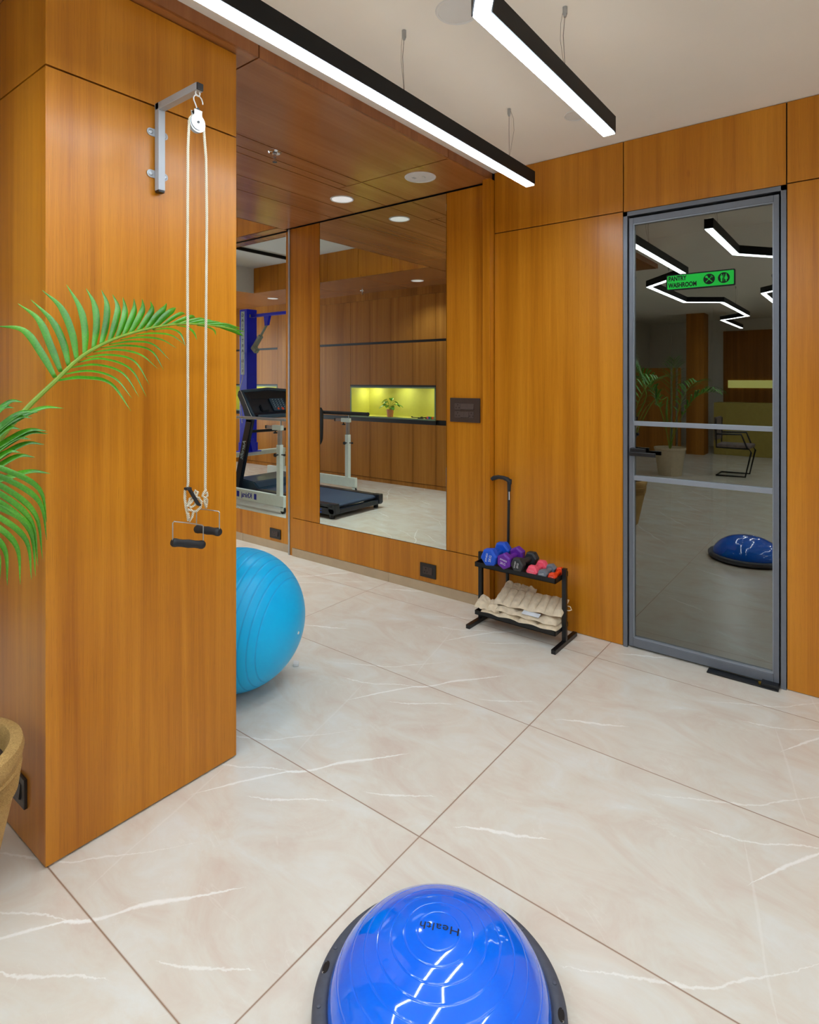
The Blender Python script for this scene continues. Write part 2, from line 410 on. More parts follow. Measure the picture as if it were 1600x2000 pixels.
def tag(o, label, cat, group=None, kind=None):
    o['label'] = label; o['category'] = cat
    if group: o['group'] = group
    if kind: o['kind'] = kind
    return o
def thing(name, loc, label, cat, group=None, rot=(0, 0, 0)):
    o = bpy.data.objects.new(name, None); COL.objects.link(o); o.location = loc; o.rotation_euler = rot
    o.empty_display_size = 0.05
    return tag(o, label, cat, group)
def struct(name, b, mat, smooth=False):
    o = obj(name, b, mat, None, smooth); o['kind'] = 'structure'; return o
def sthing(name, loc=(0, 0, 0)):
    o = bpy.data.objects.new(name, None); COL.objects.link(o); o.location = loc; o['kind'] = 'structure'; return o
def copy_tree(o, parent=None):
    c = o.copy(); COL.objects.link(c); c.parent = parent
    for ch in list(o.children): copy_tree(ch, c)
    return c
def text(name, s, size, mat, parent, mtx, extrude=0.0006, align='CENTER', sx=1.0, bold=0.0, spacing=1.0, local=False):
    """lettering as mesh; mtx places text XY plane"""
    cu = bpy.data.curves.new(name, 'FONT'); cu.body = s; cu.size = size; cu.extrude = extrude; cu.align_x = align; cu.align_y = 'CENTER'
    cu.offset = bold; cu.space_character = spacing; cu.resolution_u = 4
    tmp = bpy.data.objects.new(name + '_tmp', cu); COL.objects.link(tmp)
    bpy.context.view_layer.update()
    me = bpy.data.meshes.new_from_object(tmp.evaluated_get(bpy.context.evaluated_depsgraph_get()))
    bpy.data.objects.remove(tmp); bpy.data.curves.remove(cu)
    me.transform(Matrix.Diagonal((sx, 1, 1, 1)))
    me.transform(mtx)
    if parent is not None and not local: me.transform(Matrix.Translation(-wloc(parent)))
    me.materials.clear(); me.materials.append(mat); me.name = name
    o = bpy.data.objects.new(name, me); COL.objects.link(o)
    if parent is not None: o.parent = parent
    return o
def frame_mtx(origin, xdir, ydir):
    x = Vector(xdir).normalized(); y = Vector(ydir).normalized(); z = x.cross(y).normalized(); y = z.cross(x)
    m = Matrix((x, y, z)).transposed().to_4x4(); m.translation = Vector(origin); return m
# ================================================================ SETTING
YD = 3.40      # door wall face
YM = 3.41      # mirror wall face
ZC = 2.85      # white ceiling
ZS = 2.80      # wooden soffit
G = 0.003      # half of a panel joint
T = 0.012      # panel thickness

struct('floor', B().box(-9.6, 3.1, -8.1, 5.9, -0.05, 0.0), M['floor'])
# white ceiling (camera room, pantry) and alcove cove
struct('ceiling', B().box(-1.945, 3.1, -8.1, 3.55, ZC, ZC + 0.05).box(-4.3, -1.945, -8.1, -0.4, ZC, ZC + 0.05), M['white'])
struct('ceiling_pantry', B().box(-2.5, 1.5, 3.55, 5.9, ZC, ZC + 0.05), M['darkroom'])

# back (door) wall core, with opening
bw = struct('wall_back', B().box(-1.95, -1.10, YD + T, 3.55, 0, ZC).box(-0.317, 3.1, YD + T, 3.55, 0, ZC).box(-1.10, -0.317, YD + T, 3.55, 2.445, ZC), M['gap'])
def ypanel(x0, x1, z0, z1, y=YD, par=bw, mat='wood', t=T):
    return obj('panel', B().box(x0 + G, x1 - G, y, y + t, z0 + G, z1 - G), M[mat], par)
ypanel(-1.93, -1.10, 0.0, 2.453); ypanel(-1.93, -1.10, 2.453, ZC)
ypanel(-1.10, -0.317, 2.447, ZC)
ypanel(-0.317, 0.9, 0.0, 2.453); ypanel(-0.317, 0.9, 2.453, ZC); ypanel(0.9, 2.1, 0.0, 2.453); ypanel(0.9, 2.1, 2.453, ZC); ypanel(2.1, 3.1, 0, ZC)
# projecting post between the door wall and the mirror wall
struct('trim_1', B().box(-1.986, -1.932, 3.345, YD + T, 0.0, ZS, 0.0015), M['wood'])

# mirror wall (alcove north side)
mw = struct('wall_mirror_side', B().box(-9.6, -1.95, YM + 0.055, 3.60, 0, 3.2).box(-3.93, -1.95, YM + T, YM + 0.055, 0.07, ZS), M['gap'])
def mpanel(x0, x1, z0, z1, y=YM): return obj('panel', B().box(x0 + G, x1 - G, y, y + T, z0 + G, z1 - G), M['wood'], mw)
mpanel(-2.314, -1.986, 0.324, ZS - 0.006)
mpanel(-3.90, -3.569, 0.324, ZS - 0.006)
mpanel(-3.90, -1.986, 0.068, 0.324)
YL = 3.45
for (a, b_) in ((-4.028, -3.972), (-9.5, -6.4)): obj('panel', B().box(a, b_, YL, YL + T, 0.07, ZS - 0.006), M['wood'], mw)
obj('panel', B().box(-9.5, -4.028, YL, YL + T, 0.07, 0.292), M['wood'], mw)
# metal bead on the step
struct('trim_2', B().box(-3.955, -3.935, YM - 0.002, YL + T, 0.0, ZS - 0.004, 0.002), M['steel'])
struct('trim_3', B().box(-3.935, -3.90, YM + 0.006, YL + T, 0.0, ZS - 0.004), M['wood'])
struct('trim_4', B().box(-3.972, -3.955, YL - 0.006, YL + T, 0.0, ZS - 0.004), M['wood'])
# stone skirting below the mirror wall
sk = struct('baseboard_mirror_side', B().box(-3.90, -2.832, YM - 0.004, YM + T, 0, 0.068).box(-2.828, -1.986, YM - 0.004, YM + T, 0, 0.068).box(-4.63, -3.972, YL - 0.004, YL + T, 0, 0.07).box(-9.5, -4.634, YL - 0.004, YL + T, 0, 0.07), M['skirt'])

# wall mirrors
tag(obj('wall_mirror', B().box(-3.567, -2.316, YM + 0.002, YM + 0.008, 0.325, ZS - 0.008, 0.001), M['mirror']),
    'large frameless wall mirror beside the brown switch plate', 'mirror')
tag(obj('wall_mirror', B().box(-6.4, -4.030, YL + 0.001, YL + 0.008, 0.294, ZS - 0.008, 0.001), M['mirror']),
    'frameless wall mirror left of the thin metal bead, behind the pillar edge', 'mirror')

# pillar
pl = struct('pillar', B().box(-3.28, -2.009, 0.772, 1.442, 0.0, ZS), M['gap'])
PX0, PX1, PY0, PY1 = -3.30, -1.997, 0.760, 1.454
for (z0, z1) in ((0.004, 2.468), (2.468, ZS)):
    obj('panel', B().box(PX1 - T, PX1, PY0, PY1, z0 + G, z1 - G, 0.0008), M['wood'], pl)
    obj('panel', B().box(PX0, PX1 - T, PY0, PY0 + T, z0 + G, z1 - G), M['wood'], pl)
    obj('panel', B().box(PX0, PX1 - T, PY1 - T, PY1, z0 + G, z1 - G), M['wood'], pl)
    obj('panel', B().box(PX0, PX0 + T, PY0 + T, PY1 - T, z0 + G, z1 - G), M['wood'], pl)

# soffit (wooden ceiling of the alcove) with its cove
XF = -1.945
HX0, HX1, HY0, HY1, HZ = -7.28, -4.0, 1.29, 3.32, 3.17
sf = struct('ceiling_soffit', B().box(-9.6, HX0 - T, -0.4, 3.60, ZS + T, 2.9).box(HX1 + T, XF - T, -0.4, 3.60, ZS + T, 2.9).box(HX0 - T, HX1 + T, -0.4, HY0 - T, ZS + T, 2.9).box(HX0 - T, HX1 + T, HY1 + T, 3.60, ZS + T, 2.9), M['gap'])
def spanel(x0, x1, y0, y1): obj('panel', B().box(x0 + .004, (XF - T if x1 == XF else x1 - .004), y0 + .004, y1 - .004, ZS, ZS + T), M['soffit'], sf)
for (x0, x1, y0, y1) in ((-2.64, XF, 1.525, 2.90), (-2.64, XF, 2.90, 3.404), (-2.64, XF, 0.2, 1.525), (-2.64, XF, -0.4, 0.2),
        (-2.77, -2.64, 1.525, 2.90), (-2.77, -2.64, 0.2, 1.525), (-2.85, -2.64, 2.90, 3.404), (-2.85, -2.77, 0.2, 2.90), (-2.85, -2.64, -0.4, 0.2),
        (-3.16, -2.85, -0.4, 3.404), (-3.40, -3.16, -0.4, 3.404), (-4.0, -3.40, 1.6, 3.404), (-4.0, -3.40, -0.4, 1.6),
        (-5.1, -4.0, -0.4, 0.55), (-5.1, -4.0, 0.55, HY0), (-6.2, -5.1, -0.4, 0.55), (-6.2, -5.1, 0.55, HY0), (-7.28, -6.2, -0.4, 0.55), (-7.28, -6.2, 0.55, HY0),
        (-8.4, -7.28, -0.4, 1.29), (-9.5, -8.4, -0.4, 1.29), (-9.5, -7.28, 1.29, 3.444), (-7.28, -4.0, HY1, 3.444)):
    spanel(x0, x1, y0, y1)
# fascia of the soffit towards the white ceiling
for (y0, y1) in ((-0.4, 0.2), (0.2, 1.525), (1.525, 2.885), (2.885, 3.40)):
    obj('fascia', B().box(XF - T, XF, y0 + G, y1 - G, ZS, ZC + 0.02), M['fascia'], sf)
obj('fascia', B().box(-4.2, XF, -0.4 - T, -0.4, ZS, ZC + 0.02), M['fascia'], sf)
# cove sides and top
for i in range(6):
    x0 = HX0 + (HX1 - HX0) * i / 6; x1 = HX0 + (HX1 - HX0) * (i + 1) / 6
    obj('fascia', B().box(x0 + G, x1 - G, HY0 - T, HY0, ZS, HZ), M['wood'], sf)
    obj('fascia', B().box(x0 + G, x1 - G, HY1, HY1 + T, ZS, HZ), M['wood'], sf)
obj('fascia', B().box(HX1, HX1 + T, HY0, HY1, ZS, HZ), M['wood'], sf)
obj('fascia', B().box(HX0 - T, HX0, HY0, HY1, ZS, HZ), M['coolwhite'], sf)
struct('ceiling_cove', B().box(HX0 - 0.05, HX1 + 0.05, HY0 - 0.05, HY1 + 0.05, HZ, HZ + 0.04), M['coolwhite'])

# other walls
struct('wall_west', B().box(-9.7, -9.5, -0.4, 0.7, 0, ZS).box(-9.7, -9.5, 3.1, 3.6, 0, ZS).box(-9.7, -9.5, 0.7, 3.1, 0, 0.5).box(-9.7, -9.5, 0.7, 3.1, 2.5, ZS), M['wallpaint'])
wn = sthing('added_window_1')  # unseen window, added to light the alcove from the west
obj('pane', B().box(-9.66, -9.63, 0.7, 3.1, 0.5, 2.5), M['window_glow'], wn)
obj('added_window_frame', B().box(-9.62, -9.55, 0.7, 0.76, 0.5, 2.5).box(-9.62, -9.55, 3.04, 3.1, 0.5, 2.5).box(-9.62, -9.55, 1.87, 1.93, 0.5, 2.5).box(-9.62, -9.55, 0.7, 3.1, 0.5, 0.56).box(-9.62, -9.55, 0.7, 3.1, 2.44, 2.5), M['whitepl'], wn)
struct('wall_left', B().box(-4.3, -4.2, -8.1, -0.4, 0, ZC), M['wallpaint'])
struct('wall_right', B().box(3.1, 3.2, -8.1, 3.55, 0, ZC), M['wallpaint'])
struct('wall_south', B().box(-4.3, 3.1, -8.2, -8.1, 0, ZC), M['wallpaint'])
struct('wall_alcove_south', B().box(-9.6, -4.3, -0.46, -0.4, 0, ZS), M['wallpaint'])
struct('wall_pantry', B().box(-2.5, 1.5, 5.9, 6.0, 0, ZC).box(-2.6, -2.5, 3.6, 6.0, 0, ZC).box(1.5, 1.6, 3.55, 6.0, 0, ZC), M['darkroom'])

# ---------------------------------------------------------------- the glass door
d1 = sthing('door_1', (-0.71, 3.40, 0))
JF = 3.392
obj('jamb', B().box(-1.098, -1.076, JF, 3.50, 0, 2.445).box(-0.340, -0.318, JF, 3.50, 0, 2.445).box(-1.098, -0.318, JF, 3.50, 2.422, 2.445), M['frame'], d1)
LF = 3.398
leaf = B().box(-1.068, -1.045, LF, 3.44, 0.012, 2.408, 0.002).box(-0.371, -0.348, LF, 3.44, 0.012, 2.408, 0.002)
leaf.box(-1.045, -0.371, LF, 3.44, 2.376, 2.408, 0.002).box(-1.045, -0.371, LF, 3.44, 0.012, 0.058, 0.003)
obj('leaf_frame', leaf, M['frame'], d1)
obj('glazing_bead', B().box(-1.047, -1.040, LF + 0.004, 3.43, 0.06, 2.378).box(-0.376, -0.369, LF + 0.004, 3.43, 0.06, 2.378).box(-1.04, -0.376, LF + 0.004, 3.43, 2.370, 2.377).box(-1.04, -0.376, LF + 0.004, 3.43, 0.058, 0.066), M['framelight'], d1)
obj('rail', B().box(-1.04, -0.376, LF, 3.44, 1.247, 1.272, 0.002), M['framelight'], d1)
obj('rail', B().box(-1.04, -0.376, LF, 3.44, 0.941, 0.968, 0.002), M['framelight'], d1)
obj('glass_pane', B().box(-1.045, -0.371, 3.416, 3.420, 0.06, 2.376), M['glass'], d1)
hd = obj('door_handle', B().box(-1.056, -0.973, 3.372, 3.392, 1.100, 1.122, 0.002).box(-1.056, -1.030, 3.385, 3.400, 1.078, 1.124, 0.002), M['black'], d1)
obj('lever', B().box(-1.052, -0.915, 3.350, 3.366, 1.082, 1.104, 0.003).box(-1.052, -1.036, 3.36, 3.39, 1.085, 1.101, 0.002), M['black'], hd)
obj('floor_spring', B().box(-0.66, -0.345, 3.345, 3.40, 0.0, 0.008, 0.002).box(-0.42, -0.345, 3.352, 3.40, 0.006, 0.022, 0.003), M['black'], d1)
obj('brass_screw', B().cyl((-0.425, 3.372, 0.006), (-0.425, 3.372, 0.016), 0.008), plain('brass', (190, 150, 40), 0.3, metal=0.8), d1)
# sign
sg = thing('door_sign', (-0.707, 3.414, 2.028), 'green pantry and washroom sign with black border on the glass door', 'sign')
SX0, SX1, SZ0, SZ1 = -0.874, -0.540, 1.985, 2.070
def rrect(x0, x1, z0, z1, y, r, n=6):
    pts = []
    for cx_, cz_, a0 in ((x1 - r, z1 - r, 0), (x0 + r, z1 - r, PI / 2), (x0 + r, z0 + r, PI), (x1 - r, z0 + r, 1.5 * PI)):
        for k in range(n + 1): a = a0 + PI / 2 * k / n; pts.append((cx_ + r * math.cos(a), y, cz_ + r * math.sin(a)))
    return pts
obj('sign_border', B().prism(rrect(SX0, SX1, SZ0, SZ1, 3.4115, 0.007), (0, 0.004, 0)), M['signblack'], sg)
obj('sign_face', B().prism(rrect(SX0 + .0065, SX1 - .0065, SZ0 + .0065, SZ1 - .0065, 3.4105, 0.004), (0, 0.001, 0)), M['green'], sg)
fm = lambda x, z, y=3.4102: frame_mtx((x, y, z), (1, 0, 0), (0, 0, 1))
text('lettering', 'PANTRY', 0.034, M['signblack'], sg, fm(SX0 + .0125, 2.0455), 0.0003, 'LEFT', 0.70, 0.0013)
text('lettering', 'WASHROOM', 0.034, M['signblack'], sg, fm(SX0 + .0125, 2.010), 0.0003, 'LEFT', 0.70, 0.0013)
def disc(x, z, r, y, t=0.0006, n=40): return [(x + r * math.cos(2 * PI * k / n), y, z + r * math.sin(2 * PI * k / n)) for k in range(n)]
for x in (-0.6875, -0.626): 
    k = 0.031 if x < -0.65 else 0.031
    obj('pictogram_disc', B().prism(disc(-0.661 if x < -.65 else -0.592, 2.028, 0.0275, 3.4100), (0, 0.0006, 0)), M['signblack'], sg)
# spoon and fork (crossed) and the two figures
cx_, cz_ = -0.661, 2.028
b = B()
for s in (1, -1):
    a = (cx_ - s * 0.015, 3.4092, cz_ - 0.015); e = (cx_ + s * 0.011, 3.4092, cz_ + 0.011)
    b.cyl(a, e, 0.0022 if s < 0 else 0.0016, seg=8)
b.prism(disc(cx_ - 0.0125, cz_ + 0.0125, 0.0062, 3.4088, n=20), (0, 0.0006, 0))
for k in (-1, 0, 1): b.cyl((cx_ + 0.010 + k * 0.003, 3.4092, cz_ + 0.010 - k * 0.003), (cx_ + 0.0155 + k * 0.003, 3.4092, cz_ + 0.0155 - k * 0.003), 0.0009, seg=6)
obj('cutlery_symbol', b, M['green'], sg)
b = B(); cx_ = -0.592
for s in (-1, 1):
    x = cx_ + s * 0.0105
    b.prism(disc(x, cz_ + 0.0165, 0.0031, 3.4090, n=16), (0, 0.0006, 0))
    if s < 0: b.prism([(x - .006, 3.409, cz_ + .012), (x + .006, 3.409, cz_ + .012), (x + .006, 3.409, cz_ - .002), (x + .0035, 3.409, cz_ - .002), (x + .0035, 3.409, cz_ - .019), (x - .0035, 3.409, cz_ - .019), (x - .0035, 3.409, cz_ - .002), (x - .006, 3.409, cz_ - .002)], (0, .0006, 0))
    else: b.prism([(x - .003, 3.409, cz_ + .012), (x + .003, 3.409, cz_ + .012), (x + .0075, 3.409, cz_ - .003), (x + .0055, 3.409, cz_ - .009), (x + .0025, 3.409, cz_ - .009), (x + .0025, 3.409, cz_ - .019), (x - .0025, 3.409, cz_ - .019), (x - .0025, 3.409, cz_ - .009), (x - .0055, 3.409, cz_ - .009), (x - .0075, 3.409, cz_ - .003)], (0, .0006, 0))
b.box(cx_ - .0007, cx_ + .0007, 3.409, 3.4096, cz_ - .019, cz_ + .019)
obj('washroom_symbol', b, M['green'], sg)

# ================================================================ PENDANT LIGHTS
PZ0, PZ1, PW = 2.513, 2.584, 0.056
def pendant(poly, label, cables):
    p = thing('linear_pendant_light', (poly[0][0], poly[0][1], ZC), label, 'ceiling light', 'black linear pendant lights below the white ceiling')
    obj('housing', B().sweep_rect(poly, PW, (PZ0 + 0.004, PZ1)), M['blacksat'], p)
    obj('diffuser', B().sweep_rect(poly, PW - 0.010, (PZ0, PZ0 + 0.003)), M['lamp'], p)
    obj('added_uplight', B().sweep_rect(poly, PW - 0.016, (PZ1, PZ1 + 0.002)), M['uplight'], p)  # glowing strip added on top, lifts the ceiling brightness
    for (x, y, sw) in cables:
        cb = obj('suspension_cable', B().tube([(x, y, PZ1), (x + 0.001, y, PZ1 + 0.03), (x - 0.004 + sw * .003, y, 2.75), (x, y, ZC - 0.03)], 0.0011, 6), M['wire'], p)
        obj('loose_cable', B().tube([(x, y, PZ1 + 0.01), (x + sw * 0.006, y + .004, PZ1 + 0.06), (x + sw * 0.022, y + .01, 2.74), (x + sw * 0.02, y + .008, 2.80), (x + sw * .008, y, ZC - 0.012), (x, y, ZC - 0.006)], 0.0007, 6), M['wire'], p)
        obj('ceiling_mount', B().cyl((x, y, ZC - 0.026), (x, y, ZC), 0.0085, seg=16).cyl((x, y, ZC - 0.036), (x, y, ZC - 0.026), 0.005, 0.007, seg=16), M['steel'], p)
    return p
pendant([(-1.401, 2.842), (-1.401, 0.69), (-1.90, 0.11), (-1.90, -1.49), (-1.52, -1.80), (-1.52, -3.88), (-1.97, -4.35), (-1.97, -6.3)],
        'black zigzag linear light hanging beside the wooden soffit edge', [(-1.421, 1.804, -1), (-1.418, 2.645, 1), (-1.90, -0.7, 1), (-1.52, -2.8, 1), (-1.97, -5.3, 1)])
pendant([(-0.852, 2.452), (-0.852, 1.43), (-0.585, 1.075), (-0.585, -0.72), (-0.98, -1.19), (-0.98, -2.95), (-0.6, -3.4), (-0.6, -5.0)],
        'black angled linear light hanging nearer the glass door', [(-0.871, 2.047, -1), (-0.585, 0.2, 1), (-0.98, -2.0, 1)])
pendant([(0.9, 2.2), (0.9, 0.6), (1.3, 0.1), (1.3, -1.8), (0.9, -2.3), (0.9, -4.2)],
        'added black linear light over the unseen right side of the room', [(0.9, 1.4, 1), (1.3, -0.8, 1), (0.9, -3.2, 1)])  # out of view, added to brighten the room
pendant([(2.2, 2.6), (2.2, 0.4), (2.5, 0.0), (2.5, -3.0)],
        'added black linear light along the unseen right wall', [(2.2, 1.4, 1), (2.5, -1.5, 1)])  # second unseen pendant, put in for extra room light

# ceiling speakers / downlights
def ceil_disc(name, x, y, z, r, mat, label, cat, group=None, glow=None):
    p = thing(name, (x, y, z), label, cat, group)
    obj('trim_ring', B().lathe([(r * 0.86, 0), (r * 0.88, -0.004), (r * 0.97, -0.005), (r, -0.001), (r, 0.0)], (x, y, z), seg=48), M['whitepl'], p, True)
    obj('lens', B().lathe([(0.0, -0.003), (r * 0.6, -0.0032), (r * 0.87, -0.002), (r * 0.87, 0)], (x, y, z), seg=48), mat, p, True)
    return p
ceil_disc('round_ceiling_light', -1.19, 1.828, ZC, 0.082, M['whitepl'], 'round white ceiling fitting at the top edge left of the angled light', 'ceiling light', 'round fittings in the white ceiling')
ceil_disc('round_ceiling_light', -1.18, 2.916, ZC, 0.062, M['whitepl'], 'round white ceiling fitting behind the end of the angled light', 'ceiling light', 'round fittings in the white ceiling')
ceil_disc('downlight', -2.995, 3.082, ZS, 0.085, M['lampdim'], 'round pale downlight in the wooden soffit before the mirrors', 'downlight', 'downlights in the wooden soffit')
ceil_disc('downlight', -4.666, 0.62, ZS, 0.085, M['lampdim'], 'round downlight over the cabinets seen only in the right mirror', 'downlight', 'downlights in the wooden soffit')
ceil_disc('downlight', -7.5, 0.75, ZS, 0.085, M['lampdim'], 'round downlight behind the blue column seen in the left mirror', 'downlight', 'downlights in the wooden soffit')
for dl in [o for o in bpy.data.objects if o.name.startswith('downlight') and o.parent is None]:
    ld = bpy.data.lights.new('downlight_beam', 'SPOT'); ld.energy = SPOT; ld.color = (0.86, 0.96, 1.0); ld.spot_size = math.radians(130); ld.spot_blend = 0.7; ld.shadow_soft_size = 0.06
    lo = bpy.data.objects.new('downlight_beam', ld); COL.objects.link(lo); lo.parent = dl; lo.location = (0, 0, -0.02)
sp = ceil_disc('ceiling_speaker', -2.274, 3.055, ZS, 0.101, M['whitepl'], 'larger white disc fitting with small slots, right of the downlight', 'ceiling speaker')
obj('slot', B().box(-2.318, -2.300, 3.02, 3.05, ZS - 0.0045, ZS - 0.003), M['greypaint'], sp)
obj('slot', B().tube([(-2.25, 3.04, ZS - .0042), (-2.24, 3.05, ZS - .0042), (-2.25, 3.075, ZS - .0042)], 0.0018, 6), M['greypaint'], sp)
def sprinkler(x, y, label):
    p = thing('sprinkler_head', (x, y, ZS), label, 'sprinkler', 'sprinkler heads in the wooden soffit')
    obj('rosette', B().lathe([(0.0, 0), (0.012, -0.001), (0.012, -0.004), (0.030, -0.009), (0.036, -0.004), (0.038, 0.0)], (x, y, ZS), seg=32), M['chrome'], p, True)
    obj('nozzle', B().cyl((x, y, ZS - 0.03), (x, y, ZS), 0.009, seg=16).cyl((x, y, ZS - 0.055), (x, y, ZS - 0.03), 0.003, seg=8).cyl((x, y, ZS - 0.058), (x, y, ZS - 0.055), 0.013, seg=20).tube([(x - .008, y, ZS - .03), (x - .012, y, ZS - .042), (x - .003, y, ZS - .055)], .0016, 6).tube([(x + .008, y, ZS - .03), (x + .012, y, ZS - .042), (x + .003, y, ZS - .055)], .0016, 6), M['chrome'], p, True)
sprinkler(-2.68, 2.212, 'chrome sprinkler head in the soffit above the pillar edge')
sprinkler(-5.83, 0.397, 'small sprinkler head seen in the right mirror over the cabinets')
cp = thing('added_light_panel', (-4.45, 2.2, HZ), 'added, unseen flat light panel in the white cove over the alcove', 'ceiling light')  # hidden above the cove edge, added as extra alcove light
obj('added_panel_frame', B().box(-4.78, -4.12, 1.58, 2.82, HZ - 0.012, HZ, 0.002), M['whitepl'], cp)
obj('diffuser', B().box(-4.75, -4.15, 1.61, 2.79, HZ - 0.014, HZ - 0.011), emit('added_panel_glow', (0.86, 0.97, 1.0), 1.2), cp)
al_ = bpy.data.lights.new('added_panel_light', 'AREA'); al_.shape = 'RECTANGLE'; al_.size = 0.6; al_.size_y = 1.18; al_.energy = PANEL_FILL; al_.color = (0.86, 0.97, 1.0); al_.spread = math.radians(95)  # area lamp of the added cove fitting
ao_ = bpy.data.objects.new('added_panel_light', al_); COL.objects.link(ao_); ao_.parent = cp; ao_.location = (0, 0, -0.02)
tag(obj('track_rail', B().box(-6.25, -6.222, 1.32, 3.29, HZ - 0.04, HZ, 0.002), M['blacksat']), 'thin black rail across the white cove ceiling, seen in the left mirror', 'light rail')

# ---------------------------------------------------------------- switches and sockets
def socket_y(x0, x1, z0, z1, y, label, plate, mod, holes, group=None, swx=0.62):
    p = thing('wall_socket', ((x0 + x1) / 2, y, (z0 + z1) / 2), label, 'socket', group)
    obj('plate', B().box(x0, x1, y - 0.010, y, z0, z1, 0.0015), plate, p)
    a, b_ = x0 + (x1 - x0) * .2, x0 + (x1 - x0) * .8; c, d = z0 + (z1 - z0) * .24, z0 + (z1 - z0) * .76
    m = a + (b_ - a) * swx
    so = obj('socket_face', B().box(a, m - .001, y - .0115, y - .009, c, d, .0006), mod, p)
    r = (d - c) * .09; mx = (a + m) / 2; mz = (c + d) / 2
    bb = B()
    for (hx, hz, k) in ((0, .26, 1.2), (-.2, -.2, 1), (.2, -.2, 1)):
        bb.cyl((mx + hx * (m - a) * 1.1, y - .0118, mz + hz * (d - c)), (mx + hx * (m - a) * 1.1, y - .011, mz + hz * (d - c)), r * k, seg=12)
    obj('socket_hole', bb, M['gap'], so)
    obj('rocker_switch', B().prism([(m + .001, y - .010, c), (m + .001, y - .016, c + .004), (m + .001, y - .0115, d), (m + .001, y - .009, d)], (b_ - m - .001, 0, 0)), mod, p)
    return p
socket_y(-2.534, -2.398, 0.106, 0.204, YM, 'black wall socket below the right mirror near the rack', M['blackplate'], M['plate'], 3)
socket_y(-4.238, -4.096, 0.098, 0.184, YL, 'black wall socket below the left mirror above the blue ball', M['blackplate'], M['plate'], 3)
socket_y(-2.268, -2.137, 0.126, 0.221, PY0, 'black wall socket low on the pillar side beside the plant pot', M['blackplate'], M['blackplate'], 3)
sw = thing('switch_plate', (-2.158, YM, 1.298), 'brown-grey two-row switch and socket plate beside the right mirror', 'switch plate')
SXa, SXb, SZa, SZb = -2.276, -2.040, 1.217, 1.380
obj('plate', B().box(SXa, SXb, YM - 0.011, YM, SZa, SZb, 0.002), M['plate'], sw)
gx = [SXa + 0.038 + i * 0.0255 for i in range(7)]
for row, z in ((0, 1.322), (1, 1.268)):
    z0, z1 = z - 0.021, z + 0.021
    if row == 0: sock, rock = [(gx[0], gx[2])], [(gx[2], gx[4]), (gx[4], gx[6])]
    else: sock, rock = [(gx[0], gx[2]), (gx[4] + .012, gx[6])], [(gx[2], gx[3]), (gx[3], gx[4] + .012)]
    for (a, c) in sock:
        so = obj('socket_face', B().box(a, c - .001, YM - .013, YM - .010, z0, z1, .0006), M['plate2'], sw)
        hb = B(); m = (a + c) / 2
        for (hx, hz) in ((0, .011), (-.012, -.008), (.012, -.008)): hb.cyl((m + hx, YM - .0135, z + hz), (m + hx, YM - .012, z + hz), .0034, seg=12)
        obj('socket_hole', hb, M['gap'], so)
    for (a, c) in rock:
        obj('rocker_switch', B().prism([(a, YM - .010, z0), (a, YM - .018, z0 + .004), (a, YM - .0125, z1), (a, YM - .010, z1)], (c - a - .001, 0, 0)), M['plate2'], sw)
# ================================================================ PULLEY ON THE PILLAR
br = thing('pulley_bracket', (-1.997, 1.122, 2.3), 'grey square steel wall bracket with arm on the pillar, holding the pulley', 'bracket')
W2 = 0.0125
obj('post', B().box(-1.993, -1.967, 1.122 - W2, 1.122 + W2, 2.168, 2.474, 0.002), M['greypaint'], br)
obj('arm', B().box(-1.990, -1.738, 1.122 - W2, 1.122 + W2, 2.449, 2.474, 0.002), M['greypaint'], br)
obj('end_cap', B().box(-1.739, -1.732, 1.122 - W2 + .001, 1.122 + W2 - .001, 2.450, 2.473, 0.002), M['black'], br)
obj('end_cap', B().box(-1.992, -1.968, 1.122 - W2 + .001, 1.122 + W2 - .001, 2.160, 2.169, 0.002), M['black'], br)
for z in (2.372, 2.226):
    yo = 1.119
    pts = []
    for k in range(9): a = PI / 2 + PI * k / 8; pts.append((-1.996, yo - 0.024 + .0135 * math.cos(a), z + .0135 * math.sin(a)))
    for k in range(9): a = -PI / 2 + PI * k / 8; pts.append((-1.996, yo + 0.028 + .0135 * math.cos(a), z + .0135 * math.sin(a)))
    lg = obj('mounting_lug', B().prism(pts, (0.003, 0, 0), 0.0006), M['greypaint'], br)
    for y in (yo - 0.024, yo + 0.028):
        obj('screw', B().lathe([(0.0085, 0), (0.0085, 0.001), (0.006, 0.0025), (0.0045, 0.0025), (0.0035, 0.0015), (0, 0.0015)], (-1.993, y, z), (1, 0, 0), 24), M['steel'], lg, True)
PXx = -1.748
obj('eye_ring', B().tube([(PXx, 1.122 + .008 * math.cos(a), 2.443 + .009 * math.sin(a)) for a in [2 * PI * k / 20 for k in range(20)]], 0.002, 8, closed=True), M['zinc'], br, True)
pu = thing('rope_pulley', (PXx, 1.118, 2.35), 'worn white metal pulley with open hook hanging from the bracket', 'pulley')
hk = [(PXx, 1.141, 2.413), (PXx, 1.140, 2.421), (PXx, 1.136, 2.430), (PXx, 1.128, 2.436), (PXx, 1.120, 2.437), (PXx, 1.111, 2.433), (PXx, 1.107, 2.425), (PXx, 1.108, 2.416), (PXx, 1.114, 2.405), (PXx, 1.118, 2.395), (PXx, 1.119, 2.380)]
obj('hook', B().tube(hk, 0.0021, 10), M['zinc'], pu, True)
CY, CZ = 1.118, 2.345
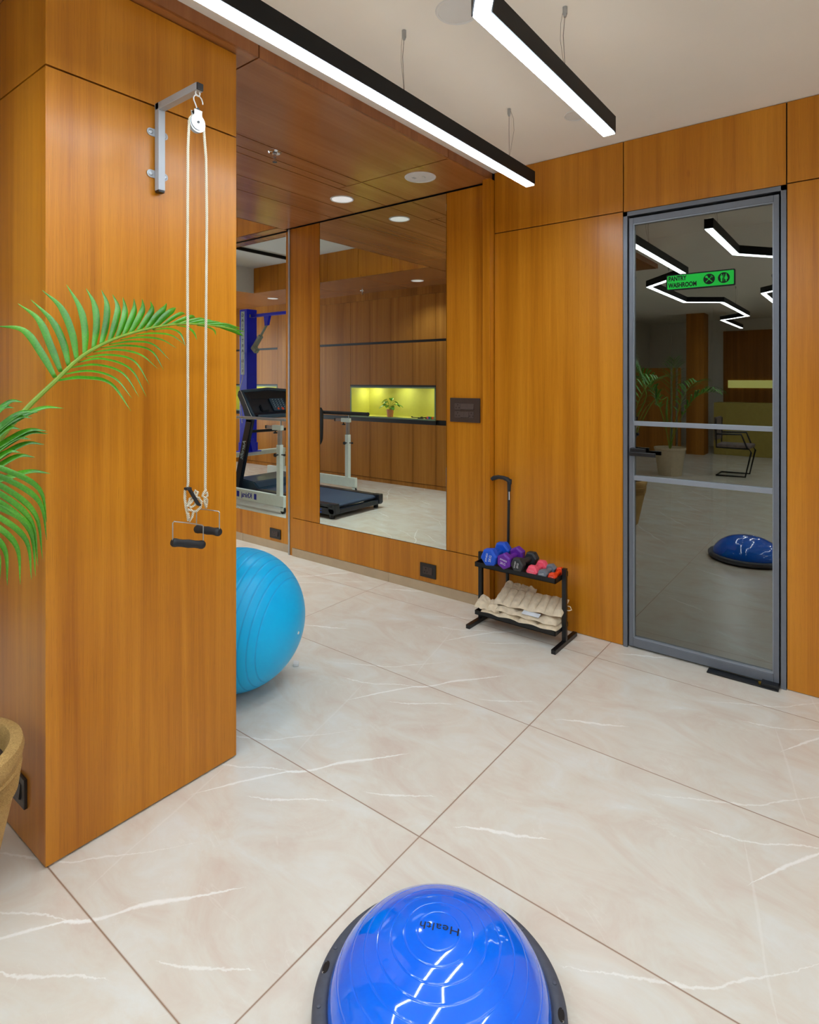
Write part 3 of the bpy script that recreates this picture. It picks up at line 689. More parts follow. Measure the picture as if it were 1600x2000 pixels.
def cheek(x):
    pts = []
    for k in range(25):
        a = PI * 0.70 + 2 * PI * 0.80 * k / 24
        pts.append((x, CY + 0.0255 * math.cos(a), CZ + 0.0255 * math.sin(a)))
    pts += [(x, CY + .0135, CZ + .028), (x, CY + .015, CZ + .040), (x, CY - .015, CZ + .040), (x, CY - .0135, CZ + .028)]
    return pts
for x in (PXx - .010, PXx + .008): obj('cheek_plate', B().prism(cheek(x), (0.002, 0, 0), 0.0004), M['zinc'], pu, True)
obj('sheave', B().lathe([(0, -.007), (.028, -.007), (.021, 0), (.028, .007), (0, .007)], (PXx, CY, CZ - .004), (1, 0, 0), 40), M['steel'], pu, True)
obj('axle', B().cyl((PXx - .012, CY, CZ), (PXx + .0125, CY, CZ), 0.0042, seg=16).cyl((PXx - .009, CY, CZ + .036), (PXx + .009, CY, CZ + .036), .013, seg=4), M['black'], pu, True)
# rope over the sheave
rp = thing('pulley_rope', (PXx, CY, CZ + 0.02), 'cream twisted rope running over the pulley and hanging in two lengths', 'rope')
YA, YB = 1.087, 1.150
arc = [(PXx, CY + 0.0265 * math.cos(a), CZ - .004 + 0.0265 * math.sin(a)) for a in [PI - PI * k / 14 for k in range(15)]]
path = [(PXx + .002, YA - .004, 1.146), (PXx, YA, 1.17), (PXx, YA - .001, 1.5), (PXx, YA - .002, 1.9), (PXx, YA - .0005, 2.25), (PXx, CY - .0285, 2.315)] + arc + [(PXx, CY + .0275, 2.32), (PXx, YB + .003, 2.24), (PXx, YB + .006, 2.05), (PXx, YB + .005, 1.9), (PXx, YB + .001, 1.5), (PXx, YB, 1.13)]
obj('rope_line', B().tube(path, 0.0042, 10), M['rope'], rp, True)
k1 = B()
k1.tube([(PXx + .004, 1.150, 1.135), (PXx + .006, 1.140, 1.128), (PXx + .006, 1.136, 1.118), (PXx + .004, 1.146, 1.110), (PXx + .004, 1.156, 1.116), (PXx + .006, 1.154, 1.126), (PXx - .002, 1.144, 1.124)], .0042, 10)
k1.tube([(PXx, 1.150, 1.112), (PXx + .004, 1.144, 1.100), (PXx + .004, 1.147, 1.088), (PXx, 1.153, 1.077), (PXx - .003, 1.158, 1.088), (PXx, 1.157, 1.100), (PXx + .003, 1.150, 1.108)], .0042, 10)
obj('knot', k1, M['rope'], rp, True)
k2 = B()
k2.tube([(PXx + .004, 1.074, 1.148), (PXx + .004, 1.073, 1.12), (PXx + .004, 1.077, 1.09), (PXx + .004, 1.083, 1.066), (PXx, 1.088, 1.045)], .0042, 10)
k2.tube([(PXx + .010, 1.076, 1.093), (PXx + .011, 1.092, 1.106), (PXx + .012, 1.108, 1.120), (PXx + .010, 1.116, 1.134), (PXx + .006, 1.110, 1.140), (PXx + .004, 1.106, 1.130), (PXx + .010, 1.112, 1.112), (PXx + .012, 1.104, 1.094), (PXx + .010, 1.090, 1.088), (PXx + .008, 1.082, 1.10), (PXx + .006, 1.090, 1.116), (PXx + .004, 1.104, 1.118)], .0042, 10)
k2.tube([(PXx + .006, 1.104, 1.122), (PXx + .008, 1.120, 1.115), (PXx + .008, 1.131, 1.100), (PXx + .008, 1.127, 1.082), (PXx + .006, 1.114, 1.072), (PXx + .004, 1.100, 1.072)], .0042, 10)
k2.tube([(PXx + .012, 1.078, 1.084), (PXx + .013, 1.090, 1.080), (PXx + .012, 1.099, 1.075), (PXx + .010, 1.096, 1.058), (PXx + .004, 1.090, 1.043), (PXx + .008, 1.084, 1.056), (PXx + .011, 1.080, 1.072)], .0042, 10)
obj('knot', k2, M['rope'], rp, True)
tag(obj('rubber_clip', B().prism([(PXx + .010, 1.076, 1.150), (PXx + .010, 1.086, 1.152), (PXx + .014, 1.112, 1.104), (PXx + .014, 1.122, 1.092), (PXx + .014, 1.112, 1.090), (PXx + .012, 1.104, 1.100)], (.012, 0, 0), .002).box(PXx + .006, PXx + .024, 1.068, 1.086, 1.148, 1.156, .002)
    , M['rubber']), 'black rubber clip strap threaded on the left rope end', 'clip')
def grip(name, c, dirv, label, ztop, zbot, half, sl=-0.14):
    """stirrup handle: wire loop and black grip"""
    c = Vector(c); d = Vector(dirv).normalized(); g = thing(name, c, label, 'handle', 'stirrup handles on the pulley rope')
    top = lambda s: c + d * (s * half) + Vector((0, 0, ztop + sl * s * half * 2))
    bot = lambda s: c + d * (s * half) + Vector((0, 0, zbot + sl * s * half * 2))
    pts = [bot(-1), (bot(-1) + top(-1)) / 2, top(-1) - Vector((0, 0, .004)), top(-1) + d * .004, c + Vector((0, 0, ztop + .001)), top(1) - d * .004, top(1) - Vector((0, 0, .004)), (bot(1) + top(1)) / 2, bot(1)]
    obj('wire_loop', B().tube(pts, 0.0018, 8), M['steel'], g, True)
    ax = (bot(1) - bot(-1)).normalized(); L = (bot(1) - bot(-1)).length
    obj('grip', B().lathe([(0, -.004), (.010, -.003), (.0135, .002), (.0138, .010), (.0122, .020), (.0118, L * .3), (.0138, L * .5), (.0118, L * .72), (.0125, L - .018), (.0140, L - .010), (.0135, L - .002), (.010, L + .003), (0, L + .004)], bot(-1), ax, 28), M['rubber'], g, True)
grip('stirrup_handle', (PXx, 1.088, 1.0), (0.05, 1, 0), 'left lower stirrup handle with black grip and wire loop under the rope tangle', 0.036, -0.030, 0.053)
grip('stirrup_handle', (PXx + 0.006, 1.156, 1.0), (0.97, 0.22, 0), 'right stirrup handle, turned sideways, higher and partly behind the left one', 0.068, 0.000, 0.050, 0.0)

# ================================================================ GYM BALL
BC = Vector((-2.459, 1.790, 0.334)); BR = 0.334
Fv = Vector((-math.sin(math.atan(898.2 / 1162)), math.cos(math.atan(898.2 / 1162)), 0)); Rv = Vector((Fv.y, -Fv.x, 0))
Vv = (Vector((0, 0, CAM_H)) - BC).normalized(); Rl = Vector((0, 0, 1)).cross(Vv).normalized(); Ul = Vv.cross(Rl)
axis = (Rl * 0.885 + Ul * -0.30 + Vv * 0.44).normalized()
gb = thing('gym_ball', (BC.x, BC.y, 0), 'large sky-blue inflatable exercise ball partly behind the pillar', 'exercise ball')
prof = []; NB = 360
for i in range(NB + 1):
    a = PI * i / NB; r = BR; dg = math.degrees(a)
    if 42 < dg < 138:
        for g0 in range(45, 138, 7):
            dd = abs(dg - g0)
            if dd < 0.8: r -= 0.0013 * (1 - dd / 0.8)
    if dg < 5: r -= 0.002 * (1 - dg / 5)
    prof.append((max(0, r * math.sin(a)), r * math.cos(a)))
prof[0] = (0, prof[0][1]); prof[-1] = (0, prof[-1][1])
bs = obj('ball_skin', B().lathe(prof, BC, axis, 128), [M['gymball'], M['groove']], gb, True, angle=60)
for f in bs.data.polygons:
    dg = math.degrees((f.center + wloc(gb) - BC).angle(axis))
    if 44 < dg < 137 and min(abs(dg - g0) for g0 in range(45, 138, 7)) < 0.26: f.material_index = 1
pc = BC + axis * (BR - 0.002)
obj('plug', B().lathe([(0, .004), (.006, .0035), (.0075, 0), (.0075, -.004), (0, -.004)], pc, axis, 20), M['whitepl'], gb, True)
tag(obj('door_wedge', B().prism([(-2.385, 2.09, 0.001), (-2.365, 2.11, 0.001), (-2.365, 2.11, 0.010), (-2.385, 2.09, 0.016)], (-0.03, 0.03, 0), .002), M['whitepl']), 'small white plastic piece on the floor behind the blue ball', 'small item')

# ================================================================ BALANCE DOME
DC = Vector((-0.807, 1.157, 0)); DR = 0.298
bo = thing('balance_trainer', DC, 'glossy blue half-dome balance trainer on a dark grey round platform', 'balance trainer')
rim = [(0.0, 0.012), (0.22, 0.012), (0.272, 0.008), (0.290, 0.012), (DR, 0.026), (DR - .001, 0.040), (DR - .006, 0.047), (0.280, 0.050), (0.268, 0.050), (0.263, 0.045), (0.258, 0.040), (0.0, 0.040)]
obj('platform', B().lathe(rim, DC, seg=128), M['greyrubber'], bo, True, angle=50)
obj('foot_ring', B().lathe([(0.20, 0.0), (0.235, 0.0), (0.235, 0.014), (0.20, 0.014)], DC, seg=64, closed=True), M['greyrubber'], bo)
dp = []; H = 0.199; Rb = 0.262
for i in range(401):
    u = i / 400; a = u * PI / 2 * 1.06
    r = Rb * (math.sin(min(a, PI / 2)) ** 0.96) if a < PI / 2 else Rb * math.cos(a - PI / 2)
    z = 0.045 + (H - 0.045) * (abs(math.cos(a)) ** 1.16) * (1 if a < PI / 2 else -0.2)
    for g0 in [0.050 + 0.0315 * k for k in range(7)]:
        dd = abs(r - g0)
        if dd < 0.0019: z -= 0.0011 * (1 - dd / 0.0019)
    dp.append((r, z))
dp[0] = (0, dp[0][1])
obj('dome', B().lathe(dp, DC, seg=160), M['bosu'], bo, True, angle=70)
for ang in (41.5, 58.5, 25.5, 193, 206, 219, 90, 120, 150, 250, 280, 310, 340, 5):
    pass
for (x, y) in ((-0.731, 1.412), (-0.606, 1.34), (-1.069, 1.025 + .065), (-1.022, 0.95), (-0.95, 1.42), (-0.55, 1.05), (-0.63, 0.93), (-0.86, 0.885)):
    v = (Vector((x, y, 0)) - DC).normalized() * 0.281 + DC
    obj('rivet_dimple', B().lathe([(0.0055, 0.0485), (0.0052, 0.0515), (0.003, 0.0525), (0, 0.0525)], (v.x, v.y, 0), seg=16), M['greyrubber'], bo, True)
for (x, y) in ((-0.563, 1.289 - .005), (-1.072, 1.032)):
    v = (Vector((x, y, 0)) - DC).normalized(); c = DC + v * 0.282; tdir = Vector((-v.y, v.x, 0))
    m = frame_mtx((c.x, c.y, 0.0505), tdir, v)
    b = B(); b.prism([m @ Vector(p) for p in [(.016 * math.cos(a) * 1.0, .0075 * math.sin(a), 0) for a in [2 * PI * k / 24 for k in range(24)]]], (0, 0, 0.0006))
    sl = obj('strap_slot', b, M['gap'], bo)
    obj('strap', B().prism([m @ Vector(p) for p in [(-.011, -.0045, .0008), (.011, -.0045, .0008), (.011, .001, .0008), (-.011, .001, .0008)]], (0, 0, 0.0006)), M['bosu'], sl)
    obj('wire_loop', B().tube([m @ Vector(p) for p in [(-.014, .003, 0), (-.010, .003, .006), (.010, .003, .006), (.014, .003, 0)]], .002, 8), M['chrome'], sl, True)
# lettering follows the dome top
tx = (Rv * -1.0 + Fv * 0.22); ty = (Fv * -1.0 - Rv * .22)
tm = text('lettering', 'Health', 0.028, M['darkletter'], bo, frame_mtx((DC.x - .002, DC.y + .006, 0.2052), tx, ty), 0.0004, sx=1.25, spacing=1.05)
for v in tm.data.vertices:
    rr_ = math.hypot(v.co.x, v.co.y); k_ = next((i for i, q in enumerate(dp) if q[0] >= rr_), 1)
    v.co.z = dp[k_][1] + 0.0006 + (0.0004 if v.co.z > 0.2052 else 0)

# ================================================================ DUMBBELL RACK
rk = thing('dumbbell_rack', (-1.64, 3.2, 0), 'small black two-tier steel rack by the wood wall', 'rack')
XL, XR = -1.918, -1.368
for x in (XL, XR):
    obj('foot', B().box(x - .013, x + .013, 3.055, 3.362, 0.0, 0.024, 0.002), M['black'], rk)
    obj('upright', B().box(x - .0125, x + .0125, 3.198, 3.222, 0.024, 0.432, 0.0015), M['black'], rk)
def tray(z, h, y0, y1, tilt=0.0):
    b = B(); x0, x1 = XL + .014, XR - .014; t = .003
    b.box(x0, x1, y0, y1, z, z + t).box(x0, x1, y0, y0 + t, z, z + h).box(x0, x1, y1 - t, y1, z, z + h).box(x0, x0 + t, y0, y1, z, z + h).box(x1 - t, x1, y0, y1, z, z + h)
    return obj('tray', b, M['black'], rk)
tray(0.366, 0.028, 3.115, 3.292)
tray(0.074, 0.026, 3.115, 3.292)

# dumbbells, axis along local Y, resting on a flat of the hexagon
def dumbbell(name, x, r, L, hl, hr, mat, label, num, lmat, yaw=0.0, roll=0.0, yc=3.203, zb=0.3945):
    z = zb + r * math.cos(PI / 6) * 1.03
    d = thing(name, (x, yc, z), label, 'dumbbell', 'hexagonal dumbbells on the rack top', (0, 0, yaw))
    def hexhead(y0, y1):
        b = B(); rs = []
        e = (y1 - y0)
        for (k, yy) in ((0.80, y0), (1.0, y0 + e * .16), (1.0, y1 - e * .16), (0.80, y1)):
            rs.append([b.bm.verts.new((r * k * math.cos(PI / 3 * i + roll), yy, r * k * math.sin(PI / 3 * i + roll))) for i in range(6)])
        for a, c in zip(rs, rs[1:]):
            for i in range(6): b.bm.faces.new((a[i], a[(i + 1) % 6], c[(i + 1) % 6], c[i]))
        b.bm.faces.new(rs[0][::-1]); b.bm.faces.new(rs[-1])
        bmesh.ops.bevel(b.bm, geom=b.bm.edges[:], offset=r * .045, segments=2, affect='EDGES')
        return b
    obj('head', hexhead(-L / 2, -L / 2 + hl), mat, d, True, local=True)
    obj('head', hexhead(L / 2 - hl, L / 2), mat, d, True, local=True)
    n = 12; prof = [(hr * (1 + .28 * math.sin(PI * k / n)), -L / 2 + hl - .004 + (L - 2 * hl + .008) * k / n) for k in range(n + 1)]
    obj('handle', B().lathe([(0, prof[0][1])] + prof + [(0, prof[-1][1])], (0, 0, 0), (0, 1, 0), 24), mat, d, True, local=True)
    if num:
        a = roll + (0 if abs(roll) < 1 else 0)
        for k, (s, sz) in enumerate((('FITNESS', .34), (num, .5))):
            m = frame_mtx((0, -L / 2 - .0003, r * (.18 - .42 * k)), (1, 0, 0), (0, 0, 1))
            text('lettering', s, r * sz * .8, lmat, d, Matrix.Rotation(num_rot, 4, 'Y') @ m, .0004, local=True)
    return d
num_rot = math.radians(-80)
dumbbell('dumbbell', -1.800, 0.055, 0.235, 0.062, 0.016, M['bluerub'], 'largest, bright blue hexagonal dumbbell at the left end of the rack', '5KG', M['letter'], 0.06, math.radians(8), 3.2)
num_rot = math.radians(12)
dumbbell('dumbbell', -1.699, 0.048, 0.222, 0.056, 0.0145, M['purple'], 'purple hexagonal dumbbell between the blue and the charcoal one', '3KG', M['letter'], 0.03, math.radians(28), 3.2)
num_rot = math.radians(-80)
dumbbell('dumbbell', -1.609, 0.042, 0.212, 0.052, 0.0135, M['dkgrey'], 'charcoal black hexagonal dumbbell in the middle of the rack', '2KG', M['letter'], -0.05, math.radians(4), 3.2)
num_rot = 0.05
dumbbell('dumbbell', -1.531, 0.037, 0.168, 0.046, 0.0125, M['pink'], 'pink hexagonal dumbbell on the rack', '1KG', M['pinkletter'], 0.0, math.radians(2), 3.203, .369)
num_rot = math.radians(-15)
dumbbell('dumbbell', -1.470, 0.031, 0.165, 0.044, 0.0115, M['ltgrey'], 'light grey hexagonal dumbbell between the pink and the orange one', '1KG', M['letter'], 0.04, math.radians(14), 3.203, .369)
num_rot = 0.0
dumbbell('dumbbell', -1.414, 0.026, 0.155, 0.038, 0.0105, M['orange'], 'smallest, orange dumbbell at the right end of the rack', '1KG', M['pinkletter'], 0.04, math.radians(10), 3.203, .369)

# canvas weight cuffs
def cuff(name, p, u, v, n, thick, label, rag=0.004, ring=None, sag=0.0, nv=14, strap=None, up=(0, 0, 1)):
    """p corner, u long side, v short side: quilted canvas strip with n filled pockets"""
    p = Vector(p); u = Vector(u); v = Vector(v); up = Vector(up).normalized()
    t = thing(name, p + u / 2 + v / 2, label, 'weight cuff', 'beige canvas weight cuffs on the lower tray')
    NU = n * 8; bm = bmesh.new(); topv = []; botv = []
    rnd = random.Random(int(abs(p.x) * 1e5) + n)
    ph = [rnd.uniform(.75, 1.15) for _ in range(n + 1)]
    for i in range(NU + 1):
        a = i / NU; k = min(n - 1, int(a * n)); f = (a * n) - int(a * n) if a < 1 else 0
        rib = abs(math.sin(PI * a * n)) ** 0.55 * ph[k]
        rt, rb = [], []
        for j in range(nv + 1):
            c = j / nv; e = min(1, min(c, 1 - c) * 7) ** .5
            wob = rag * math.sin(7 * a * PI + j * .3) + rag * .6 * math.sin(19 * a + j)
            sg = -sag * math.sin(PI * c)
            q = p + u * a + v * c + v.normalized() * (rag * math.sin(a * 23 + 1) * (1 if c > .5 else -1))
            wr = 0.0012 * math.sin(31 * c + 17 * a * n) * rib
            rt.append(bm.verts.new(q + up * (thick * (0.25 + 0.75 * rib * e) * (0.2 + .8 * e) + wob + sg + wr)))
            rb.append(bm.verts.new(q + up * (-thick * .12 * e + wob * .5 + sg)))
        topv.append(rt); botv.append(rb)
    for i in range(NU):
        for j in range(nv):
            bm.faces.new((topv[i][j], topv[i + 1][j], topv[i + 1][j + 1], topv[i][j + 1]))
            bm.faces.new((botv[i][j], botv[i][j + 1], botv[i + 1][j + 1], botv[i + 1][j]))
        bm.faces.new((topv[i][0], botv[i][0], botv[i + 1][0], topv[i + 1][0])); bm.faces.new((topv[i][nv], topv[i + 1][nv], botv[i + 1][nv], botv[i][nv]))
    for j in range(nv):
        bm.faces.new((topv[0][j], topv[0][j + 1], botv[0][j + 1], botv[0][j])); bm.faces.new((topv[NU][j], botv[NU][j], botv[NU][j + 1], topv[NU][j + 1]))
    obj('pocketed_strip', bm, M['canvas'], t, True, angle=70)
    if ring:
        for (a, s) in ring:
            q = p + u * a + v * .5
            d = u.normalized() * s
            obj('loop_strap', B().tube([q - v.normalized() * .012, q + d * .025 - v.normalized() * .010, q + d * .036, q + d * .025 + v.normalized() * .012 + up * .008, q + v.normalized() * .012 + up * .01], .0028, 6), M['canvas'], t, True)
    if strap:
        a, mat = strap
        obj('fastening_strip', B().prism([p + u * a + v * .02 + up * (thick * .8), p + u * (a + .28) + v * .02 + up * (thick * .8), p + u * (a + .28) + v * .22 + up * (thick * 1.1), p + u * a + v * .22 + up * (thick * 1.1)], up * .003), mat, t)
    return t
cuff('weight_cuff', (-1.855, 3.105, 0.104), (0.475, 0.008, -0.002), (0.0, 0.165, 0.006), 4, 0.026, 'bottom canvas weight cuff on the lower tray, its front edge over the lip', ring=[(0.0, -1)])
cuff('weight_cuff', (-1.76, 3.112, 0.132), (0.375, 0.006, -0.004), (0.0, 0.15, 0.008), 3, 0.026, 'middle canvas weight cuff in the stack on the lower tray, with a white tab', strap=(.45, M['whitecloth']), ring=[(0.0, -1)])
cuff('weight_cuff', (-1.785, 3.135, 0.160), (0.42, 0.02, 0.010), (-0.012, 0.145, 0.055), 8, 0.024, 'ribbed canvas weight cuff lying on top of the stack under the tray', ring=[(1.0, 1)], nv=18, rag=.003)
cuff('weight_cuff', (-1.895, 3.098, 0.125), (0.155, 0.018, -0.006), (-0.014, 0.085, 0.026), 2, 0.034, 'short rolled canvas weight cuff at the left end of the lower tray')
cuff('weight_cuff', (-1.80, 3.285, 0.205), (0.20, 0.012, -0.01), (0.0, 0.045, 0.03), 4, 0.018, 'folded canvas cuff end sticking up at the back of the lower tray')

# ================================================================ WALKING STICK
cn = thing('walking_stick', (-1.815, 3.37, 0), 'black walking stick with curved handle leaning on the wall behind the rack', 'walking stick')
P0, P1 = Vector((-1.815, 3.362, 0.02)), Vector((-1.797, 3.350, 0.83))
obj('shaft', B().cyl(P0, P1, 0.0085, seg=20).cyl(P0 + Vector((0, 0, .0)), P0 + Vector((0, 0, .42)), 0.0098, seg=20), M['black'], cn, True)
obj('ferrule', B().lathe([(0, 0), (.016, 0), (.016, .012), (.011, .03), (.0105, .045), (0, .045)], (-1.815, 3.362, 0), seg=20), M['rubber'], cn, True)
obj('handle', B().tube([(-1.796, 3.349, .80), (-1.795, 3.349, .84), (-1.792, 3.348, .862), (-1.805, 3.348, .874), (-1.835, 3.349, .882), (-1.87, 3.350, .883), (-1.905, 3.351, .874), (-1.920, 3.351, .864)], [.0105, .012, .0155, .0145, .0125, .0125, .0145, .012], 16).tube([(-1.79, 3.348, .85), (-1.782, 3.348, .878)], [.012, .006], 12), M['rubber'], cn, True)
obj('size_label', B().box(-1.7925, -1.7875, 3.338, 3.342, 0.748, 0.80), M['letter'], cn)

# ================================================================ PALM
def catmull(ps, n):
    ps = [Vector(p) for p in ps]; out = []
    ext = [ps[0] * 2 - ps[1]] + ps + [ps[-1] * 2 - ps[-2]]
    for i in range(len(ps) - 1):
        a, b_, c, d = ext[i:i + 4]
        for k in range(n):
            t = k / n; out.append(0.5 * ((2 * b_) + (c - a) * t + (2 * a - 5 * b_ + 4 * c - d) * t * t + (3 * b_ - a - 3 * c + d) * t ** 3))
    out.append(ps[-1]); return out
def leaflet(bm, pts, w, nrm=(1, 0, 0), fold=0.25, wb=0.35, tipmat=False):
    c = catmull(pts, 6); n = len(c); nrm = Vector(nrm).normalized(); rows = []
    for i, p in enumerate(c):
        tg = (c[min(i + 1, n - 1)] - c[max(i - 1, 0)]).normalized(); s = tg.cross(nrm)
        if s.length < 1e-4: s = tg.orthogonal()
        s.normalize(); u = i / (n - 1)
        ww = w * (wb + (1 - wb) * min(1, u * 4)) * min(1.0, (1 - u) * 2.2 + 0.04) * 0.5
        up = s.cross(tg).normalized()
        rows.append((bm.verts.new(p + s * ww + up * ww * fold), bm.verts.new(p), bm.verts.new(p - s * ww + up * ww * fold)))
    for i, (a, b_) in enumerate(zip(rows, rows[1:])):
        for k in range(2):
            f = bm.faces.new((a[k], a[k + 1], b_[k + 1], b_[k])); f.smooth = True
            if tipmat and i > len(rows) * .9: f.material_index = 1
def leaf_obj(parent, pts, w, **kw):
    b = B(); leaflet(b.bm, pts, w, **kw)
    r = obj('leaflet', b, [M['leaf'], M['dryleaf']], parent, True, angle=80)
    m = r.modifiers.new('thick', 'SOLIDIFY'); m.thickness = 0.0005
    return r
pa = thing('potted_palm', (-2.07, 0.48, 0), 'areca palm with long arching fronds in a ribbed sandy pot at the left edge', 'potted plant')
def planter(par, c, r, h, ribs=True):
    prof = [(0, 0.0), (r * .60, 0.0), (r * .62, 0.01)]
    prof += [(r * (.62 + .30 * k / 6), 0.01 + h * .68 * k / 6) for k in range(1, 7)]
    if ribs:
        for k in range(8):
            z = h * (.70 + .02 * k); prof += [(r * (.925 + .006 * k), z), (r * (.955 + .006 * k), z + h * .008), (r * (.925 + .006 * k), z + h * .016)]
    prof += [(r * .97, h * .88), (r * 1.0, h * .90), (r * 1.02, h * .95), (r * 1.0, h * .99), (r * .96, h), (r * .86, h), (r * .82, h * .97), (r * .80, h * .86)]
    p = obj('pot', B().lathe(prof, c, seg=96), M['potm'], par, True, angle=40)
    obj('soil', B().lathe([(0, h * .89), (r * .4, h * .90), (r * .81, h * .87), (r * .7, h * .8), (0, h * .8)], c, seg=40), M['soil'], par, True)
    return p
planter(pa, (-2.045, 0.48, 0), 0.222, 0.46)
RACHIS= [(-1.8, 0.562, 1.324), (-1.8, 0.636, 1.421), (-1.8, 0.709, 1.497), (-1.8, 0.767, 1.557), (-1.8, 0.824, 1.598), (-1.8, 0.9, 1.635), (-1.8, 0.998, 1.667), (-1.8, 1.087, 1.685), (-1.8, 1.182, 1.69), (-1.8, 1.264, 1.686), (-1.8, 1.312, 1.68)]
UP= [[(-1.8, 0.709, 1.507), (-1.82, 0.681, 1.575), (-1.84, 0.644, 1.637), (-1.86, 0.588, 1.646)], [(-1.8, 0.724, 1.523), (-1.82, 0.707, 1.59), (-1.84, 0.682, 1.669), (-1.86, 0.638, 1.712)], [(-1.8, 0.745, 1.54), (-1.82, 0.737, 1.609), (-1.84, 0.715, 1.671), (-1.86, 0.67, 1.726)], [(-1.8, 0.767, 1.555), (-1.82, 0.761, 1.637), (-1.84, 0.739, 1.71), (-1.86, 0.699, 1.756)], [(-1.8, 0.788, 1.571), (-1.82, 0.797, 1.647), (-1.84, 0.791, 1.715), (-1.86, 0.764, 1.78)], [(-1.8, 0.812, 1.59), (-1.82, 0.83, 1.664), (-1.84, 0.833, 1.727), (-1.86, 0.819, 1.776)], [(-1.8, 0.834, 1.603), (-1.82, 0.857, 1.666), (-1.84, 0.87, 1.731), (-1.86, 0.864, 1.777)], [(-1.8, 0.858, 1.614), (-1.82, 0.885, 1.673), (-1.84, 0.903, 1.726), (-1.86, 0.898, 1.767)], [(-1.8, 0.88, 1.625), (-1.82, 0.91, 1.681), (-1.84, 0.926, 1.725), (-1.86, 0.93, 1.761)], [(-1.8, 0.9, 1.634), (-1.82, 0.934, 1.688), (-1.84, 0.956, 1.726), (-1.86, 0.966, 1.761)], [(-1.8, 0.921, 1.643), (-1.82, 0.959, 1.694), (-1.84, 0.984, 1.731), (-1.86, 0.993, 1.763)], [(-1.8, 0.945, 1.651), (-1.82, 0.989, 1.7), (-1.84, 1.015, 1.732), (-1.86, 1.021, 1.759)], [(-1.8, 0.97, 1.657), (-1.82, 1.018, 1.706), (-1.84, 1.056, 1.736), (-1.86, 1.078, 1.758)], [(-1.8, 0.993, 1.662), (-1.82, 1.048, 1.71), (-1.84, 1.087, 1.734), (-1.86, 1.112, 1.746)], [(-1.8, 1.019, 1.67), (-1.82, 1.081, 1.71), (-1.84, 1.121, 1.726), (-1.86, 1.146, 1.726)], [(-1.8, 1.047, 1.677), (-1.82, 1.118, 1.707), (-1.84, 1.161, 1.719), (-1.86, 1.185, 1.716)], [(-1.8, 1.08, 1.683), (-1.82, 1.156, 1.705), (-1.84, 1.201, 1.712), (-1.86, 1.23, 1.705)], [(-1.8, 1.113, 1.687), (-1.82, 1.186, 1.704), (-1.84, 1.239, 1.706), (-1.86, 1.272, 1.697)], [(-1.8, 1.151, 1.69), (-1.82, 1.226, 1.702), (-1.84, 1.275, 1.7), (-1.86, 1.306, 1.692)], [(-1.8, 1.19, 1.691), (-1.82, 1.268, 1.698), (-1.84, 1.325, 1.696), (-1.86, 1.373, 1.695)], [(-1.8, 1.223, 1.688), (-1.82, 1.289, 1.689), (-1.84, 1.341, 1.684), (-1.86, 1.392, 1.682)], [(-1.8, 1.243, 1.686), (-1.82, 1.304, 1.68), (-1.84, 1.354, 1.671), (-1.86, 1.387, 1.665)]]
LO= [[(-1.8, 0.709, 1.497), (-1.77, 0.768, 1.505), (-1.74, 0.833, 1.489), (-1.71, 0.879, 1.41)], [(-1.8, 0.728, 1.515), (-1.77, 0.789, 1.525), (-1.74, 0.847, 1.504), (-1.71, 0.882, 1.447)], [(-1.8, 0.749, 1.535), (-1.77, 0.81, 1.543), (-1.74, 0.87, 1.519), (-1.71, 0.904, 1.45)], [(-1.8, 0.77, 1.551), (-1.77, 0.825, 1.561), (-1.74, 0.893, 1.532), (-1.71, 0.926, 1.451)], [(-1.8, 0.791, 1.566), (-1.77, 0.847, 1.573), (-1.74, 0.904, 1.556), (-1.71, 0.936, 1.486)], [(-1.8, 0.812, 1.582), (-1.77, 0.87, 1.589), (-1.74, 0.925, 1.575), (-1.71, 0.962, 1.535)], [(-1.8, 0.834, 1.595), (-1.77, 0.901, 1.603), (-1.74, 0.957, 1.589), (-1.71, 0.981, 1.532)], [(-1.8, 0.858, 1.607), (-1.77, 0.916, 1.616), (-1.74, 0.965, 1.608), (-1.71, 1.002, 1.561)], [(-1.8, 0.892, 1.622), (-1.77, 0.94, 1.63), (-1.74, 0.99, 1.625), (-1.71, 1.024, 1.6)], [(-1.8, 0.94, 1.639), (-1.77, 0.982, 1.645), (-1.74, 1.024, 1.64), (-1.71, 1.05, 1.614)], [(-1.8, 0.998, 1.659), (-1.77, 1.033, 1.663), (-1.74, 1.054, 1.648), (-1.71, 1.054, 1.608)], [(-1.8, 1.078, 1.679), (-1.77, 1.096, 1.672), (-1.74, 1.102, 1.654), (-1.71, 1.095, 1.63)], [(-1.8, 1.153, 1.685), (-1.77, 1.173, 1.678), (-1.74, 1.178, 1.666), (-1.71, 1.165, 1.649)]]
